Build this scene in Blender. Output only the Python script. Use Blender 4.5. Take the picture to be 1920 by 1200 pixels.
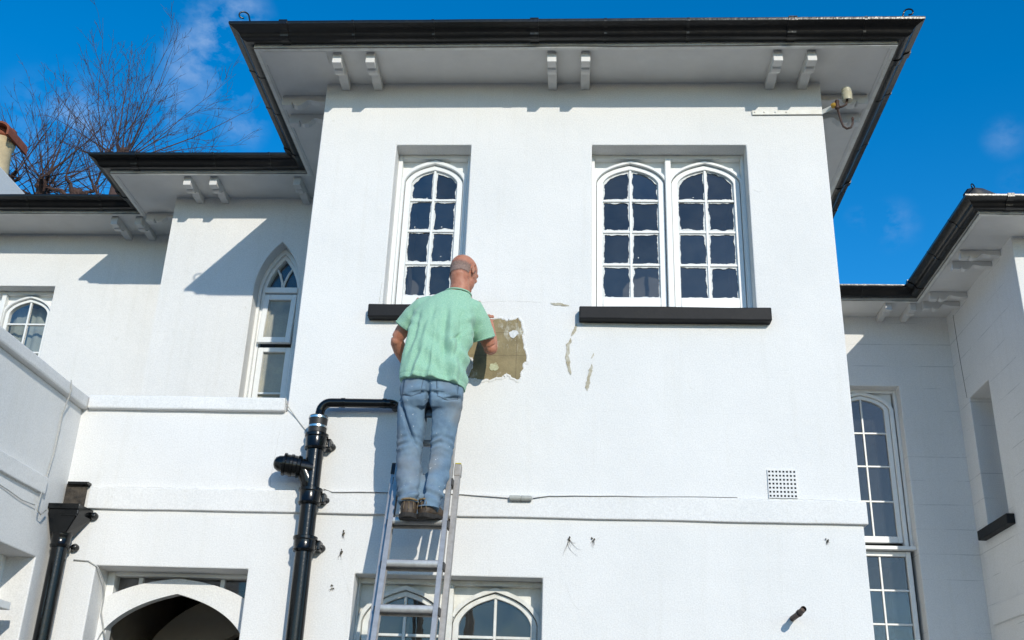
import bpy, bmesh, math, random
from mathutils import Vector, Matrix, noise as mnoise
R = math.radians
random.seed(7)
for o in list(bpy.data.objects): bpy.data.objects.remove(o, do_unlink=True)
scene = bpy.context.scene
col = scene.collection

# ------------------------------------------------------------------ camera
cam_data = bpy.data.cameras.new('camera'); cam = bpy.data.objects.new('camera', cam_data); col.objects.link(cam)
cam_data.sensor_width = 36.0; cam_data.lens = 36.0*1998.1/1920.0
cam_data.clip_start = 0.05; cam_data.clip_end = 3000
pitch, yaw, roll = 0.4109, -0.06562, 0.03611
fwd = Vector((math.sin(yaw)*math.cos(pitch), math.cos(yaw)*math.cos(pitch), math.sin(pitch)))
rgt = Vector((math.cos(yaw), -math.sin(yaw), 0)); upv = rgt.cross(fwd)
r2 = math.cos(roll)*rgt + math.sin(roll)*upv
u2 = -math.sin(roll)*rgt + math.cos(roll)*upv
m = Matrix((r2, u2, -fwd)).transposed().to_4x4(); m.translation = Vector((0, -6.2, 1.65))
cam.matrix_world = m
scene.camera = cam
scene.render.resolution_x = 1024; scene.render.resolution_y = 640

# ------------------------------------------------------------------ sky and sun
SUN_TO = Vector((0.409, -1.0, 0.445)).normalized()      # towards the sun
elev = math.asin(SUN_TO.z); az = math.atan2(SUN_TO.x, SUN_TO.y)
world = bpy.data.worlds.new('World'); scene.world = world; world.use_nodes = True
nt = world.node_tree; nt.nodes.clear()
wo = nt.nodes.new('ShaderNodeOutputWorld'); bg = nt.nodes.new('ShaderNodeBackground')
sky = nt.nodes.new('ShaderNodeTexSky'); sky.sky_type = 'NISHITA'; sky.sun_disc = False
sky.sun_elevation = elev; sky.sun_rotation = az
sky.altitude = 100; sky.air_density = 1.0; sky.dust_density = 0.15; sky.ozone_density = 3.0
hs = nt.nodes.new('ShaderNodeHueSaturation'); hs.inputs['Saturation'].default_value = 1.4; hs.inputs['Value'].default_value = 1.33
nt.links.new(sky.outputs[0], hs.inputs['Color'])
# thin wisps of cloud, by direction
tc = nt.nodes.new('ShaderNodeTexCoord')
mp = nt.nodes.new('ShaderNodeMapping'); mp.inputs['Scale'].default_value = (1.0, 1.0, 1.6)
mp.inputs['Location'].default_value = (0.37, 0.1, 0.0)
nt.links.new(tc.outputs['Generated'], mp.inputs['Vector'])
nz = nt.nodes.new('ShaderNodeTexNoise'); nz.inputs['Scale'].default_value = 17.0; nz.inputs['Detail'].default_value = 7; nz.inputs['Roughness'].default_value = 0.6
nt.links.new(mp.outputs[0], nz.inputs['Vector'])
ramp = nt.nodes.new('ShaderNodeValToRGB'); ramp.color_ramp.elements[0].position = 0.42; ramp.color_ramp.elements[1].position = 0.66
nt.links.new(nz.outputs['Fac'], ramp.inputs[0])
def blob(direction, radius):
    vm = nt.nodes.new('ShaderNodeVectorMath'); vm.operation = 'DISTANCE'
    nrm = nt.nodes.new('ShaderNodeVectorMath'); nrm.operation = 'NORMALIZE'
    nt.links.new(tc.outputs['Generated'], nrm.inputs[0]); nt.links.new(nrm.outputs[0], vm.inputs[0])
    vm.inputs[1].default_value = Vector(direction).normalized()
    mr = nt.nodes.new('ShaderNodeMapRange'); mr.interpolation_type = 'SMOOTHSTEP'
    mr.inputs[1].default_value = 0.0; mr.inputs[2].default_value = radius; mr.inputs[3].default_value = 1.0; mr.inputs[4].default_value = 0.0
    nt.links.new(vm.outputs['Value'], mr.inputs[0]); return mr.outputs[0]
CLOUDS = [((-0.319, 0.738, 0.594), .042, .85), ((-0.30, 0.737, 0.605), .04, .85), ((-0.334, 0.748, 0.574), .04, .8), ((-0.314, 0.767, 0.559), .04, .6), ((-0.30, 0.791, 0.533), .03, .5), ((-0.353, 0.764, 0.54), .04, .4), ((-0.44, 0.75, 0.497), .07, .5),
          ((0.359, 0.78, 0.513), .024, .26), ((0.278, 0.842, 0.463), .03, .28), ((0.25, 0.846, 0.471), .016, .2), ((0.37, 0.80, 0.48), .02, .12), ((0.9, 0.2, 0.4), .3, .5), ((-0.8, -0.3, 0.35), .3, .5), ((0.3, -0.7, 0.6), .3, .5)]
acc = None
for d, rad, amt in CLOUDS:
    b = blob(d, rad)
    mu = nt.nodes.new('ShaderNodeMath'); mu.operation = 'MULTIPLY'; mu.inputs[1].default_value = amt; nt.links.new(b, mu.inputs[0])
    if acc is None: acc = mu.outputs[0]
    else:
        ad = nt.nodes.new('ShaderNodeMath'); ad.operation = 'MAXIMUM'; nt.links.new(acc, ad.inputs[0]); nt.links.new(mu.outputs[0], ad.inputs[1]); acc = ad.outputs[0]
cm = nt.nodes.new('ShaderNodeMath'); cm.operation = 'MULTIPLY'; nt.links.new(acc, cm.inputs[0]); nt.links.new(ramp.outputs[0], cm.inputs[1])
mixc = nt.nodes.new('ShaderNodeMixRGB'); mixc.inputs[2].default_value = (2.6, 3.7, 5.6, 1)
nt.links.new(cm.outputs[0], mixc.inputs[0]); nt.links.new(hs.outputs[0], mixc.inputs[1])
nt.links.new(mixc.outputs[0], bg.inputs[0]); bg.inputs[1].default_value = 0.15
nt.links.new(bg.outputs[0], wo.inputs[0])
sd = bpy.data.lights.new('sun', 'SUN'); sd.energy = 3.5; sd.angle = R(0.5); sd.color = (1.0, 0.935, 0.81)
so = bpy.data.objects.new('sun', sd); col.objects.link(so); so.rotation_euler = (-SUN_TO).to_track_quat('-Z', 'Y').to_euler()
cy = scene.cycles; cy.max_bounces = 7; cy.diffuse_bounces = 4; cy.glossy_bounces = 3; cy.transmission_bounces = 2; cy.transparent_max_bounces = 8; cy.caustics_reflective = False; cy.caustics_refractive = False
vs = scene.view_settings; vs.view_transform = 'Standard'; vs.look = 'None'; vs.exposure = 0.0; vs.gamma = 1.0; vs.use_curve_mapping = False

# ------------------------------------------------------------------ materials
def mat(name, base, rough=0.6, metal=0.0, spec=0.5, var=0.0, vscale=4.0, bump=0.0, bscale=60.0, bdist=0.004, coat=0.0, sheen=0.0, color2=None):
    mt = bpy.data.materials.new(name); mt.use_nodes = True
    n = mt.node_tree.nodes; l = mt.node_tree.links; p = n['Principled BSDF']
    p.inputs['Base Color'].default_value = (*base, 1); p.inputs['Roughness'].default_value = rough; p.inputs['Metallic'].default_value = metal
    p.inputs['Specular IOR Level'].default_value = spec
    if coat: p.inputs['Coat Weight'].default_value = coat; p.inputs['Coat Roughness'].default_value = 0.1
    if sheen: p.inputs['Sheen Weight'].default_value = sheen
    geo = n.new('ShaderNodeNewGeometry')
    if var or color2:
        t = n.new('ShaderNodeTexNoise'); t.inputs['Scale'].default_value = vscale; t.inputs['Detail'].default_value = 6; t.inputs['Roughness'].default_value = 0.65
        l.new(geo.outputs['Position'], t.inputs['Vector'])
        rp = n.new('ShaderNodeValToRGB'); rp.color_ramp.elements[0].position = 0.3; rp.color_ramp.elements[1].position = 0.7
        c2 = color2 if color2 else tuple(c*(1-var) for c in base)
        rp.color_ramp.elements[0].color = (*c2, 1); rp.color_ramp.elements[1].color = (*base, 1)
        l.new(t.outputs['Fac'], rp.inputs[0]); l.new(rp.outputs[0], p.inputs['Base Color'])
    if bump:
        t2 = n.new('ShaderNodeTexNoise'); t2.inputs['Scale'].default_value = bscale; t2.inputs['Detail'].default_value = 5
        l.new(geo.outputs['Position'], t2.inputs['Vector'])
        b = n.new('ShaderNodeBump'); b.inputs['Strength'].default_value = bump; b.inputs['Distance'].default_value = bdist
        l.new(t2.outputs['Fac'], b.inputs['Height']); l.new(b.outputs[0], p.inputs['Normal'])
    return mt

def render_mat(name, lined=False):
    """painted render: fine roughness, soft waviness, thin dirt, optional scored ashlar courses"""
    mt = bpy.data.materials.new(name); mt.use_nodes = True
    n = mt.node_tree.nodes; l = mt.node_tree.links; p = n['Principled BSDF']
    p.inputs['Roughness'].default_value = 0.75; p.inputs['Specular IOR Level'].default_value = 0.25
    geo = n.new('ShaderNodeNewGeometry')
    def tex(scale, detail=5, rough=.6):
        t = n.new('ShaderNodeTexNoise'); t.inputs['Scale'].default_value = scale; t.inputs['Detail'].default_value = detail; t.inputs['Roughness'].default_value = rough
        l.new(geo.outputs['Position'], t.inputs['Vector']); return t.outputs['Fac']
    def rmp(x, a, b, ca, cb):
        q = n.new('ShaderNodeValToRGB'); q.color_ramp.elements[0].position = a; q.color_ramp.elements[1].position = b
        q.color_ramp.elements[0].color = (*ca, 1); q.color_ramp.elements[1].color = (*cb, 1); l.new(x, q.inputs[0]); return q.outputs[0]
    def mul(a, b):
        q = n.new('ShaderNodeMixRGB'); q.blend_type = 'MULTIPLY'; q.inputs[0].default_value = 1; l.new(a, q.inputs[1]); l.new(b, q.inputs[2]); return q.outputs[0]
    c = rmp(tex(1.6, 4), .35, .7, (.735, .735, .725), (.785, .78, .768))
    c = mul(c, rmp(tex(120, 3), .3, .66, (.84, .84, .84), (1, 1, 1)))
    c = mul(c, rmp(tex(9, 5, .72), .24, .34, (.86, .85, .81), (1, 1, 1)))
    mpn = n.new('ShaderNodeMapping'); mpn.inputs['Scale'].default_value = (16, 16, .9); l.new(geo.outputs['Position'], mpn.inputs['Vector'])
    st = n.new('ShaderNodeTexNoise'); st.inputs['Scale'].default_value = 1.0; st.inputs['Detail'].default_value = 4; l.new(mpn.outputs[0], st.inputs['Vector'])
    c = mul(c, rmp(st.outputs['Fac'], .3, .45, (.975, .972, .963), (1, 1, 1)))
    hgt = None
    sx = n.new('ShaderNodeSeparateXYZ'); l.new(geo.outputs['Position'], sx.inputs[0])
    md = n.new('ShaderNodeMath'); md.operation = 'PINGPONG'; md.inputs[1].default_value = 0.1175
    w = n.new('ShaderNodeMath'); w.operation = 'MULTIPLY_ADD'; w.inputs[1].default_value = 0.012; l.new(tex(3, 3), w.inputs[0]); l.new(sx.outputs['Z'], w.inputs[2])
    l.new(w.outputs[0], md.inputs[0])
    ln = n.new('ShaderNodeMath'); ln.operation = 'LESS_THAN'; ln.inputs[1].default_value = 0.0042 if lined else 0.0022; l.new(md.outputs[0], ln.inputs[0])
    br = n.new('ShaderNodeMath'); br.operation = 'MULTIPLY'; l.new(ln.outputs[0], br.inputs[0]); l.new(rmp(tex(2.3, 5), .46, .6, (0, 0, 0), (1, 1, 1)), br.inputs[1])
    mx = n.new('ShaderNodeMixRGB'); mx.inputs[2].default_value = (.36, .37, .37, 1); l.new(c, mx.inputs[1])
    sc = n.new('ShaderNodeMath'); sc.operation = 'MULTIPLY'; sc.inputs[1].default_value = .5 if lined else .07; l.new(br.outputs[0], sc.inputs[0]); l.new(sc.outputs[0], mx.inputs[0])
    c = mx.outputs[0]
    l.new(c, p.inputs['Base Color'])
    h1 = n.new('ShaderNodeMath'); h1.operation = 'MULTIPLY_ADD'; h1.inputs[1].default_value = .35; l.new(tex(130, 2), h1.inputs[0])
    h2 = n.new('ShaderNodeMath'); h2.operation = 'MULTIPLY'; h2.inputs[1].default_value = 1.1; l.new(tex(7, 2), h2.inputs[0]); l.new(h2.outputs[0], h1.inputs[2])
    b = n.new('ShaderNodeBump'); b.inputs['Strength'].default_value = .55; b.inputs['Distance'].default_value = .006
    l.new(h1.outputs[0], b.inputs['Height']); l.new(b.outputs[0], p.inputs['Normal'])
    return mt

def glass_mat(name, tint=(.8, .85, .88), boost=1.0, veil=1.0):
    mt = bpy.data.materials.new(name); mt.use_nodes = True
    n = mt.node_tree.nodes; l = mt.node_tree.links; n.clear()
    out = n.new('ShaderNodeOutputMaterial'); mx = n.new('ShaderNodeMixShader'); tr = n.new('ShaderNodeBsdfTransparent'); gl = n.new('ShaderNodeBsdfGlossy')
    fr = n.new('ShaderNodeFresnel'); fr.inputs[0].default_value = 1.5
    ml = n.new('ShaderNodeMath'); ml.operation = 'MULTIPLY'; ml.inputs[1].default_value = 2.2*boost; ml.use_clamp = True
    tr.inputs[0].default_value = (*tint, 1); gl.inputs['Roughness'].default_value = .015
    geo = n.new('ShaderNodeNewGeometry'); t = n.new('ShaderNodeTexNoise'); t.inputs['Scale'].default_value = 5; t.inputs['Detail'].default_value = 2
    l.new(geo.outputs['Position'], t.inputs['Vector']); b = n.new('ShaderNodeBump'); b.inputs['Strength'].default_value = .12; b.inputs['Distance'].default_value = .02
    l.new(t.outputs['Fac'], b.inputs['Height']); l.new(b.outputs[0], gl.inputs['Normal'])
    l.new(fr.outputs[0], ml.inputs[0]); l.new(ml.outputs[0], mx.inputs[0]); l.new(tr.outputs[0], mx.inputs[1]); l.new(gl.outputs[0], mx.inputs[2]); df = n.new('ShaderNodeBsdfDiffuse'); df.inputs[0].default_value = (.50, .52, .52, 1); m2 = n.new('ShaderNodeMixShader')
    t3 = n.new('ShaderNodeTexNoise'); t3.inputs['Scale'].default_value = 9; t3.inputs['Detail'].default_value = 6; l.new(geo.outputs['Position'], t3.inputs['Vector'])
    r3 = n.new('ShaderNodeMapRange'); r3.inputs[1].default_value = .3; r3.inputs[2].default_value = .75; r3.inputs[3].default_value = .022*veil; r3.inputs[4].default_value = .055*veil  # pale diffuse veil added so the panes read lighter, varied by noise
    l.new(t3.outputs['Fac'], r3.inputs[0]); l.new(r3.outputs[0], m2.inputs[0]); l.new(mx.outputs[0], m2.inputs[1]); l.new(df.outputs[0], m2.inputs[2]); l.new(m2.outputs[0], out.inputs[0])
    return mt

M = {}
M['render'] = render_mat('painted_render'); M['lined'] = render_mat('painted_render_scored', True)
M['soffit'] = mat('soffit_paint', (.68, .67, .65), .6, var=.14, vscale=3, bump=.25, bscale=25, bdist=.003)
M['wood'] = mat('white_gloss_wood', (.78, .79, .78), .4, var=.06, vscale=20, bump=.15, bscale=90, bdist=.001)
M['wood_old'] = mat('worn_white_wood', (.74, .745, .72), .5, color2=(.58, .57, .52), vscale=14, bump=.3, bscale=70, bdist=.002)
M['smear'] = mat('smeared_white_paint', (.70, .72, .72), .6, var=.3, vscale=60)
M['black'] = mat('black_gloss_paint', (.004, .0045, .005), .2, spec=.4, var=.3, vscale=18, bump=.35, bscale=55, bdist=.002)
M['gutter'] = mat('black_gutter_paint', (.003, .003, .003), .28, spec=.4, color2=(.008, .007, .006), vscale=9, bump=.5, bscale=38, bdist=.004)
M['sill'] = mat('black_sill_paint', (.011, .0115, .0135), .6, spec=.25, var=.3, vscale=12, bump=.4, bscale=50, bdist=.003)
M['glass'] = glass_mat('window_glass')
M['glass_clear'] = glass_mat('clear_window_glass', (.9, .92, .92), .8)
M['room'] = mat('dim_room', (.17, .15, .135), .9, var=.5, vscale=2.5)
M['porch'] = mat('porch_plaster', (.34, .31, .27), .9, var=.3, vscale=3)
M['frost'] = mat('obscured_glass', (.22, .23, .22), .22, color2=(.42, .40, .31), vscale=4.5, bump=.7, bscale=75, bdist=.006)
M['curtain'] = mat('net_curtain', (.36, .39, .35), .9, var=.3, vscale=6)
M['slate'] = mat('roof_slate', (.05, .052, .058), .6, var=.4, vscale=5, bump=.5, bscale=12, bdist=.02)
M['iron'] = mat('rusty_iron', (.03, .018, .015), .6, color2=(.07, .028, .016), vscale=30, bump=.4, bscale=80)
M['brass'] = mat('ochre_lug', (.5, .3, .04), .5, var=.4, vscale=60)
M['porcelain'] = mat('cream_porcelain', (.50, .46, .33), .3, var=.25, vscale=25)
M['terracotta'] = mat('terracotta', (.27, .075, .035), .8, var=.45, vscale=14, bump=.4, bscale=40)
M['pot'] = mat('buff_clay', (.55, .44, .27), .8, var=.3, vscale=9, bump=.3, bscale=40)
M['alu'] = mat('worn_aluminium', (.50, .49, .475), .38, metal=.6, color2=(.36, .345, .33), vscale=22, bump=.25, bscale=120, bdist=.001)
M['alu_dull'] = mat('oxidised_aluminium', (.42, .40, .375), .55, metal=.6, color2=(.30, .28, .26), vscale=30, bump=.3, bscale=90, bdist=.001)
M['steel'] = mat('steel_clip', (.7, .7, .7), .25, metal=1.0)
M['rubber'] = mat('black_rubber', (.015, .015, .016), .5)
M['yellow'] = mat('yellow_label', (.5, .42, .03), .6)
M['cable'] = mat('painted_cable', (.45, .45, .43), .6, var=.3, vscale=40)
M['cable_dark'] = mat('old_cable', (.12, .11, .10), .7, var=.3, vscale=40)
M['cable_mid'] = mat('weathered_cable', (.26, .25, .23), .7, var=.4, vscale=25)
M['ivy'] = mat('dead_ivy', (.10, .085, .06), .9, var=.4, vscale=60)
M['bark'] = mat('tree_bark', (.085, .047, .038), .9, color2=(.05, .03, .026), vscale=20, bump=.6, bscale=30, bdist=.01)
M['gravel'] = mat('drive_gravel', (.18, .163, .142), .9, color2=(.12, .109, .095), vscale=30, bump=.6, bscale=90, bdist=.02)
M['hole_dark'] = mat('hole_shade_paint', (.02, .018, .016), .9, color2=(.08, .065, .05), vscale=30, bump=.8, bscale=30, bdist=.02)  # dark tone painted in for the shaded inside of the wall hole

def patch_mat():
    mt = mat('bare_cement', (.30, .245, .135), .9, color2=(.19, .155, .085), vscale=11, bump=.5, bscale=110, bdist=.003)
    n = mt.node_tree.nodes; l = mt.node_tree.links; p = n['Principled BSDF']
    src = p.inputs['Base Color'].links[0].from_socket
    geo = n.new('ShaderNodeNewGeometry'); mp_ = n.new('ShaderNodeMapping'); mp_.inputs['Scale'].default_value = (1, 1, .55); l.new(geo.outputs['Position'], mp_.inputs['Vector'])
    def msk(scale, a, b, loc):
        m2 = n.new('ShaderNodeMapping'); m2.inputs['Location'].default_value = loc; l.new(mp_.outputs[0], m2.inputs['Vector'])
        t = n.new('ShaderNodeTexNoise'); t.inputs['Scale'].default_value = scale; t.inputs['Detail'].default_value = 9; t.inputs['Roughness'].default_value = .78; l.new(m2.outputs[0], t.inputs['Vector'])
        r = n.new('ShaderNodeMapRange'); r.inputs[1].default_value = a; r.inputs[2].default_value = b; l.new(t.outputs['Fac'], r.inputs[0]); return r.outputs[0]
    mx = n.new('ShaderNodeMixRGB'); mx.inputs[2].default_value = (.62, .62, .55, 1); l.new(src, mx.inputs[1]); l.new(msk(8, .54, .70, (3.1, 0, 1.7)), mx.inputs[0])
    sx = n.new('ShaderNodeSeparateXYZ'); l.new(geo.outputs['Position'], sx.inputs[0])
    last = mx.outputs[0]
    for ax, v in (('Z', 4.268), ('Z', 4.113), ('X', -.372)):       # scored joints of the old render
        s = n.new('ShaderNodeMath'); s.operation = 'SUBTRACT'; s.inputs[1].default_value = v; l.new(sx.outputs[ax], s.inputs[0])
        a = n.new('ShaderNodeMath'); a.operation = 'ABSOLUTE'; l.new(s.outputs[0], a.inputs[0])
        q = n.new('ShaderNodeMath'); q.operation = 'LESS_THAN'; q.inputs[1].default_value = .0025; l.new(a.outputs[0], q.inputs[0])
        m3 = n.new('ShaderNodeMixRGB'); m3.inputs[2].default_value = (.12, .09, .055, 1); l.new(last, m3.inputs[1])
        k = n.new('ShaderNodeMath'); k.operation = 'MULTIPLY'; k.inputs[1].default_value = .45; l.new(q.outputs[0], k.inputs[0]); l.new(k.outputs[0], m3.inputs[0]); last = m3.outputs[0]
    l.new(last, p.inputs['Base Color']); return mt
M['patch'] = patch_mat()

# ------------------------------------------------------------------ helpers
class MB:
    def __init__(s): s.v = []; s.f = []
    def add(s, vs, fs):
        o = len(s.v); s.v += [tuple(p) for p in vs]; s.f += [tuple(i+o for i in f) for f in fs]
    def box(s, x0, x1, y0, y1, z0, z1):
        s.add([(x, y, z) for x in (x0, x1) for y in (y0, y1) for z in (z0, z1)],
              [(0, 1, 3, 2), (4, 6, 7, 5), (0, 4, 5, 1), (2, 3, 7, 6), (0, 2, 6, 4), (1, 5, 7, 3)])
    def fbox(s, P, u0, u1, z0, z1, w0, w1):
        s.add([P(u, z, w) for u in (u0, u1) for w in (w0, w1) for z in (z0, z1)],
              [(0, 1, 3, 2), (4, 6, 7, 5), (0, 4, 5, 1), (2, 3, 7, 6), (0, 2, 6, 4), (1, 5, 7, 3)])
    def prism(s, P, poly, w0, w1):
        n = len(poly)
        s.add([P(a, b, w0) for a, b in poly]+[P(a, b, w1) for a, b in poly],
              [tuple(range(n)), tuple(range(2*n-1, n-1, -1))]+[(i, (i+1) % n, n+(i+1) % n, n+i) for i in range(n)])
    def ring(s, P, outer, inner, w0, w1, closed=False):
        """band between two matching polylines, extruded"""
        n = len(outer); o = [P(a, b, w0) for a, b in outer]+[P(a, b, w0) for a, b in inner]+[P(a, b, w1) for a, b in outer]+[P(a, b, w1) for a, b in inner]
        f = []
        for i in range(n if closed else n-1):
            j = (i+1) % n
            f += [(i, j, n+j, n+i), (2*n+j, 2*n+i, 3*n+i, 3*n+j), (j, i, 2*n+i, 2*n+j), (n+i, n+j, 3*n+j, 3*n+i)]
        if not closed:
            f += [(0, n, 3*n, 2*n), (n-1, 3*n-1, 4*n-1, 2*n-1)]
        s.add(o, f)
    def tube(s, pts, rad, n=10, caps=True):
        pts = [Vector(p) for p in pts]; k = len(pts)
        rads = rad if isinstance(rad, (list, tuple)) else [rad]*k
        prev = None; vs_ = []
        for i, p in enumerate(pts):
            t = (pts[min(i+1, k-1)]-pts[max(i-1, 0)]).normalized()
            if prev is None:
                a = t.orthogonal().normalized()
            else:
                a = (prev-t*prev.dot(t)); a = a.normalized() if a.length > 1e-6 else t.orthogonal().normalized()
            prev = a; b = t.cross(a)
            vs_ += [p+(a*math.cos(2*math.pi*j/n)+b*math.sin(2*math.pi*j/n))*rads[i] for j in range(n)]
        f = [(i*n+j, i*n+(j+1) % n, (i+1)*n+(j+1) % n, (i+1)*n+j) for i in range(k-1) for j in range(n)]
        if caps: f += [tuple(range(n-1, -1, -1)), tuple(range((k-1)*n, k*n))]
        s.add(vs_, f)
    def lathe(s, base, axis, prof, n=24):
        """prof: list of (distance along the axis, radius)"""
        base = Vector(base); axis = Vector(axis).normalized(); a = axis.orthogonal().normalized(); b = axis.cross(a); k = len(prof)
        vs_ = [base+axis*h+(a*math.cos(2*math.pi*j/n)+b*math.sin(2*math.pi*j/n))*max(r, 1e-4) for h, r in prof for j in range(n)]
        f = [(i*n+j, i*n+(j+1) % n, (i+1)*n+(j+1) % n, (i+1)*n+j) for i in range(k-1) for j in range(n)]
        f += [tuple(range(n-1, -1, -1)), tuple(range((k-1)*n, k*n))]
        s.add(vs_, f)
    def build(s, name, material, parent=None, smooth=False, bevel=0.0, weld=False, segs=2):
        me = bpy.data.meshes.new(name); me.from_pydata(s.v, [], s.f); me.update()
        bm = bmesh.new(); bm.from_mesh(me)
        if weld: bmesh.ops.remove_doubles(bm, verts=bm.verts, dist=1e-5)
        bmesh.ops.recalc_face_normals(bm, faces=bm.faces); bm.to_mesh(me); bm.free()
        me.materials.append(material)
        o = bpy.data.objects.new(name, me); col.objects.link(o); o.parent = parent
        if smooth:
            for p in me.polygons: p.use_smooth = True
            if smooth == 'auto': me.set_sharp_from_angle(angle=R(40))
        if bevel:
            b = o.modifiers.new('bevel', 'BEVEL'); b.width = bevel; b.segments = segs; b.limit_method = 'ANGLE'; b.angle_limit = R(40)
        return o
def tag(o, label=None, cat=None, group=None, kind=None):
    if label: o['label'] = label
    if cat: o['category'] = cat
    if group: o['group'] = group
    if kind: o['kind'] = kind
    return o
def empty(name, loc=(0, 0, 0)):
    e = bpy.data.objects.new(name, None); col.objects.link(e); e.location = loc; e.empty_display_size = .1; return e
def frame(ox, oy, U, N):
    U = Vector(U); N = Vector(N)
    return lambda u, z, w: Vector((ox, oy, 0))+U*u+N*w+Vector((0, 0, z))
F_FRONT = lambda y: frame(0, y, (1, 0, 0), (0, -1, 0))       # u = X, w towards the viewer
F_EAST = lambda x: frame(x, 0, (0, 1, 0), (1, 0, 0))         # wall that faces +X, u = Y
F_WEST = lambda x: frame(x, 0, (0, 1, 0), (-1, 0, 0))        # wall that faces -X, u = Y

# ------------------------------------------------------------------ ground
g = MB(); g.add([(-400, -400, 0), (400, -400, 0), (400, 400, 0), (-400, 400, 0)], [(0, 1, 2, 3)])
tag(g.build('ground', M['gravel']), 'pale gravel drive in front of the house', None, kind='structure')

# ------------------------------------------------------------------ the house: walls
house = empty('house', (0, 0, 0))
tag(house, 'large white rendered house with deep bracketed eaves, black gutters and arched windows', 'house')
ZT = 6.174                                  # underside of the eaves
def wall(P, u0, u1, z0, z1, voids, t=.3, material='render', name='wall', bevel=.007):
    us = sorted({u0, u1, *[max(u0, min(u1, c)) for v in voids for c in v[:2]]}); zs = sorted({z0, z1, *[max(z0, min(z1, c)) for v in voids for c in v[2:4]]})
    def solid(i, j):
        if i < 0 or j < 0 or i >= len(us)-1 or j >= len(zs)-1: return False
        cu = (us[i]+us[i+1])/2; cz = (zs[j]+zs[j+1])/2
        return not any(a < cu < b and c < cz < d for a, b, c, d in voids)
    mb = MB()
    for i in range(len(us)-1):
        for j in range(len(zs)-1):
            if not solid(i, j): continue
            a, b, c, d = us[i], us[i+1], zs[j], zs[j+1]
            mb.add([P(a, c, 0), P(b, c, 0), P(b, d, 0), P(a, d, 0)], [(0, 1, 2, 3)])
            mb.add([P(a, c, -t), P(b, c, -t), P(b, d, -t), P(a, d, -t)], [(3, 2, 1, 0)])
            for di, dj, e0, e1 in ((-1, 0, (a, c), (a, d)), (1, 0, (b, c), (b, d)), (0, -1, (a, c), (b, c)), (0, 1, (a, d), (b, d))):
                if not solid(i+di, j+dj):
                    mb.add([P(*e0, 0), P(*e1, 0), P(*e1, -t), P(*e0, -t)], [(0, 1, 2, 3)])
    return mb.build(name, M[material], house, weld=True, bevel=bevel)
PF = F_FRONT(0.0)
W1 = (-1.248, -.732, 4.43, 5.665); W2 = (.096, 1.135, 4.43, 5.665); W3 = (-1.268, -.178, 1.25, 2.742); DOOR = (-2.811, -1.90, -.1, 2.752)
wall_front = wall(PF, -3.25, 1.667, 0, ZT+.05, [(-3.4, -1.785, 3.72, 7), W1, W2, W3, DOOR])
# returns of the tower
wall(F_WEST(-1.783), .2, 1.75, 3.6, ZT+.05, [], t=.25)
wall(F_EAST(1.665), .2, 4.1, 0, ZT+.05, [], t=.25)
# flat roof over the porch
mb = MB(); mb.box(-7.0, -1.79, .3, 2.3, 3.6, 3.70); mb.build('porch_roof', M['slate'], house)

def gothic(c, a, zs, rise, n=14):
    Rr = (a*a+rise*rise)/(2*a); cx = Rr-a; phi = math.asin(rise/Rr); pts = []
    for i in range(n+1):
        th = phi*i/n; pts.append((c+cx-Rr*math.cos(th), zs+Rr*math.sin(th)))
    pts += [(2*c-x, z) for x, z in reversed(pts[:-1])]
    return pts
# wall A, with the pointed opening
PA = F_FRONT(1.61); GA = (-2.462, .188, 5.31, .445)
def wall_pointed(P, u0, u1, z0, z1, c, a, zs, rise, t=.28):
    arch = gothic(c, a, zs, rise); mb = MB(); zb = z0
    for w in (0, -t):
        mb.add([P(u0, zb, w), P(c-a, zb, w), P(c-a, zs, w), P(c-a, z1, w), P(u0, z1, w), P(u0, zs, w)], [(0, 1, 2, 5), (5, 2, 3, 4)])
        mb.add([P(u1, zb, w), P(c+a, zb, w), P(c+a, zs, w), P(c+a, z1, w), P(u1, z1, w), P(u1, zs, w)], [(0, 1, 2, 5), (5, 2, 3, 4)])
        for (xa, za), (xb, zb_) in zip(arch[:-1], arch[1:]):
            mb.add([P(xa, za, w), P(xb, zb_, w), P(xb, z1, w), P(xa, z1, w)], [(0, 1, 2, 3)])
    path = [(c-a, zb)]+arch+[(c+a, zb)]
    for (xa, za), (xb, zb_) in zip(path[:-1], path[1:]):
        mb.add([P(xa, za, 0), P(xb, zb_, 0), P(xb, zb_, -t), P(xa, za, -t)], [(0, 1, 2, 3)])
    mb.add([P(u0, zb, 0), P(u0, z1, 0), P(u0, z1, -t), P(u0, zb, -t)], [(0, 1, 2, 3)])
    mb.add([P(u0, z1, 0), P(u1, z1, 0), P(u1, z1, -t), P(u0, z1, -t)], [(0, 1, 2, 3)])
    return mb.build('wall', M['render'], house, weld=True, bevel=.006)
wall_pointed(PA, -3.44, -1.7, 3.6, ZT+.05, *GA)
wall(F_WEST(-3.438), 1.75, 2.45, 3.6, ZT+.05, [], t=.25)
PBf = F_FRONT(2.29); WB = (-5.75, -4.712, 4.3, 5.645)
wall(PBf, -8.0, -3.2, 3.0, ZT+.05, [WB])
# right-hand recess and wing
PC = F_FRONT(3.99); WC = (2.52, 3.222, 2.0, 5.42)
wall(PC, 1.4, 3.95, 0, ZT+.05, [WC], material='lined')
PW = F_WEST(3.78); WW = (3.19, 3.70, 3.94, 5.20)
wall(PW, 2.3, 4.2, 0, ZT+.05, [WW], material='lined')
PWf = F_FRONT(2.24); wall(PWf, 3.778, 8.0, 0, ZT+.05, [])
# low wing on the left, facing +X
PE = F_EAST(-3.085); WE = (-1.25, -.195, 1.2, 2.757)
wall(PE, -3.2, .3, 0, 3.715, [WE])

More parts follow.
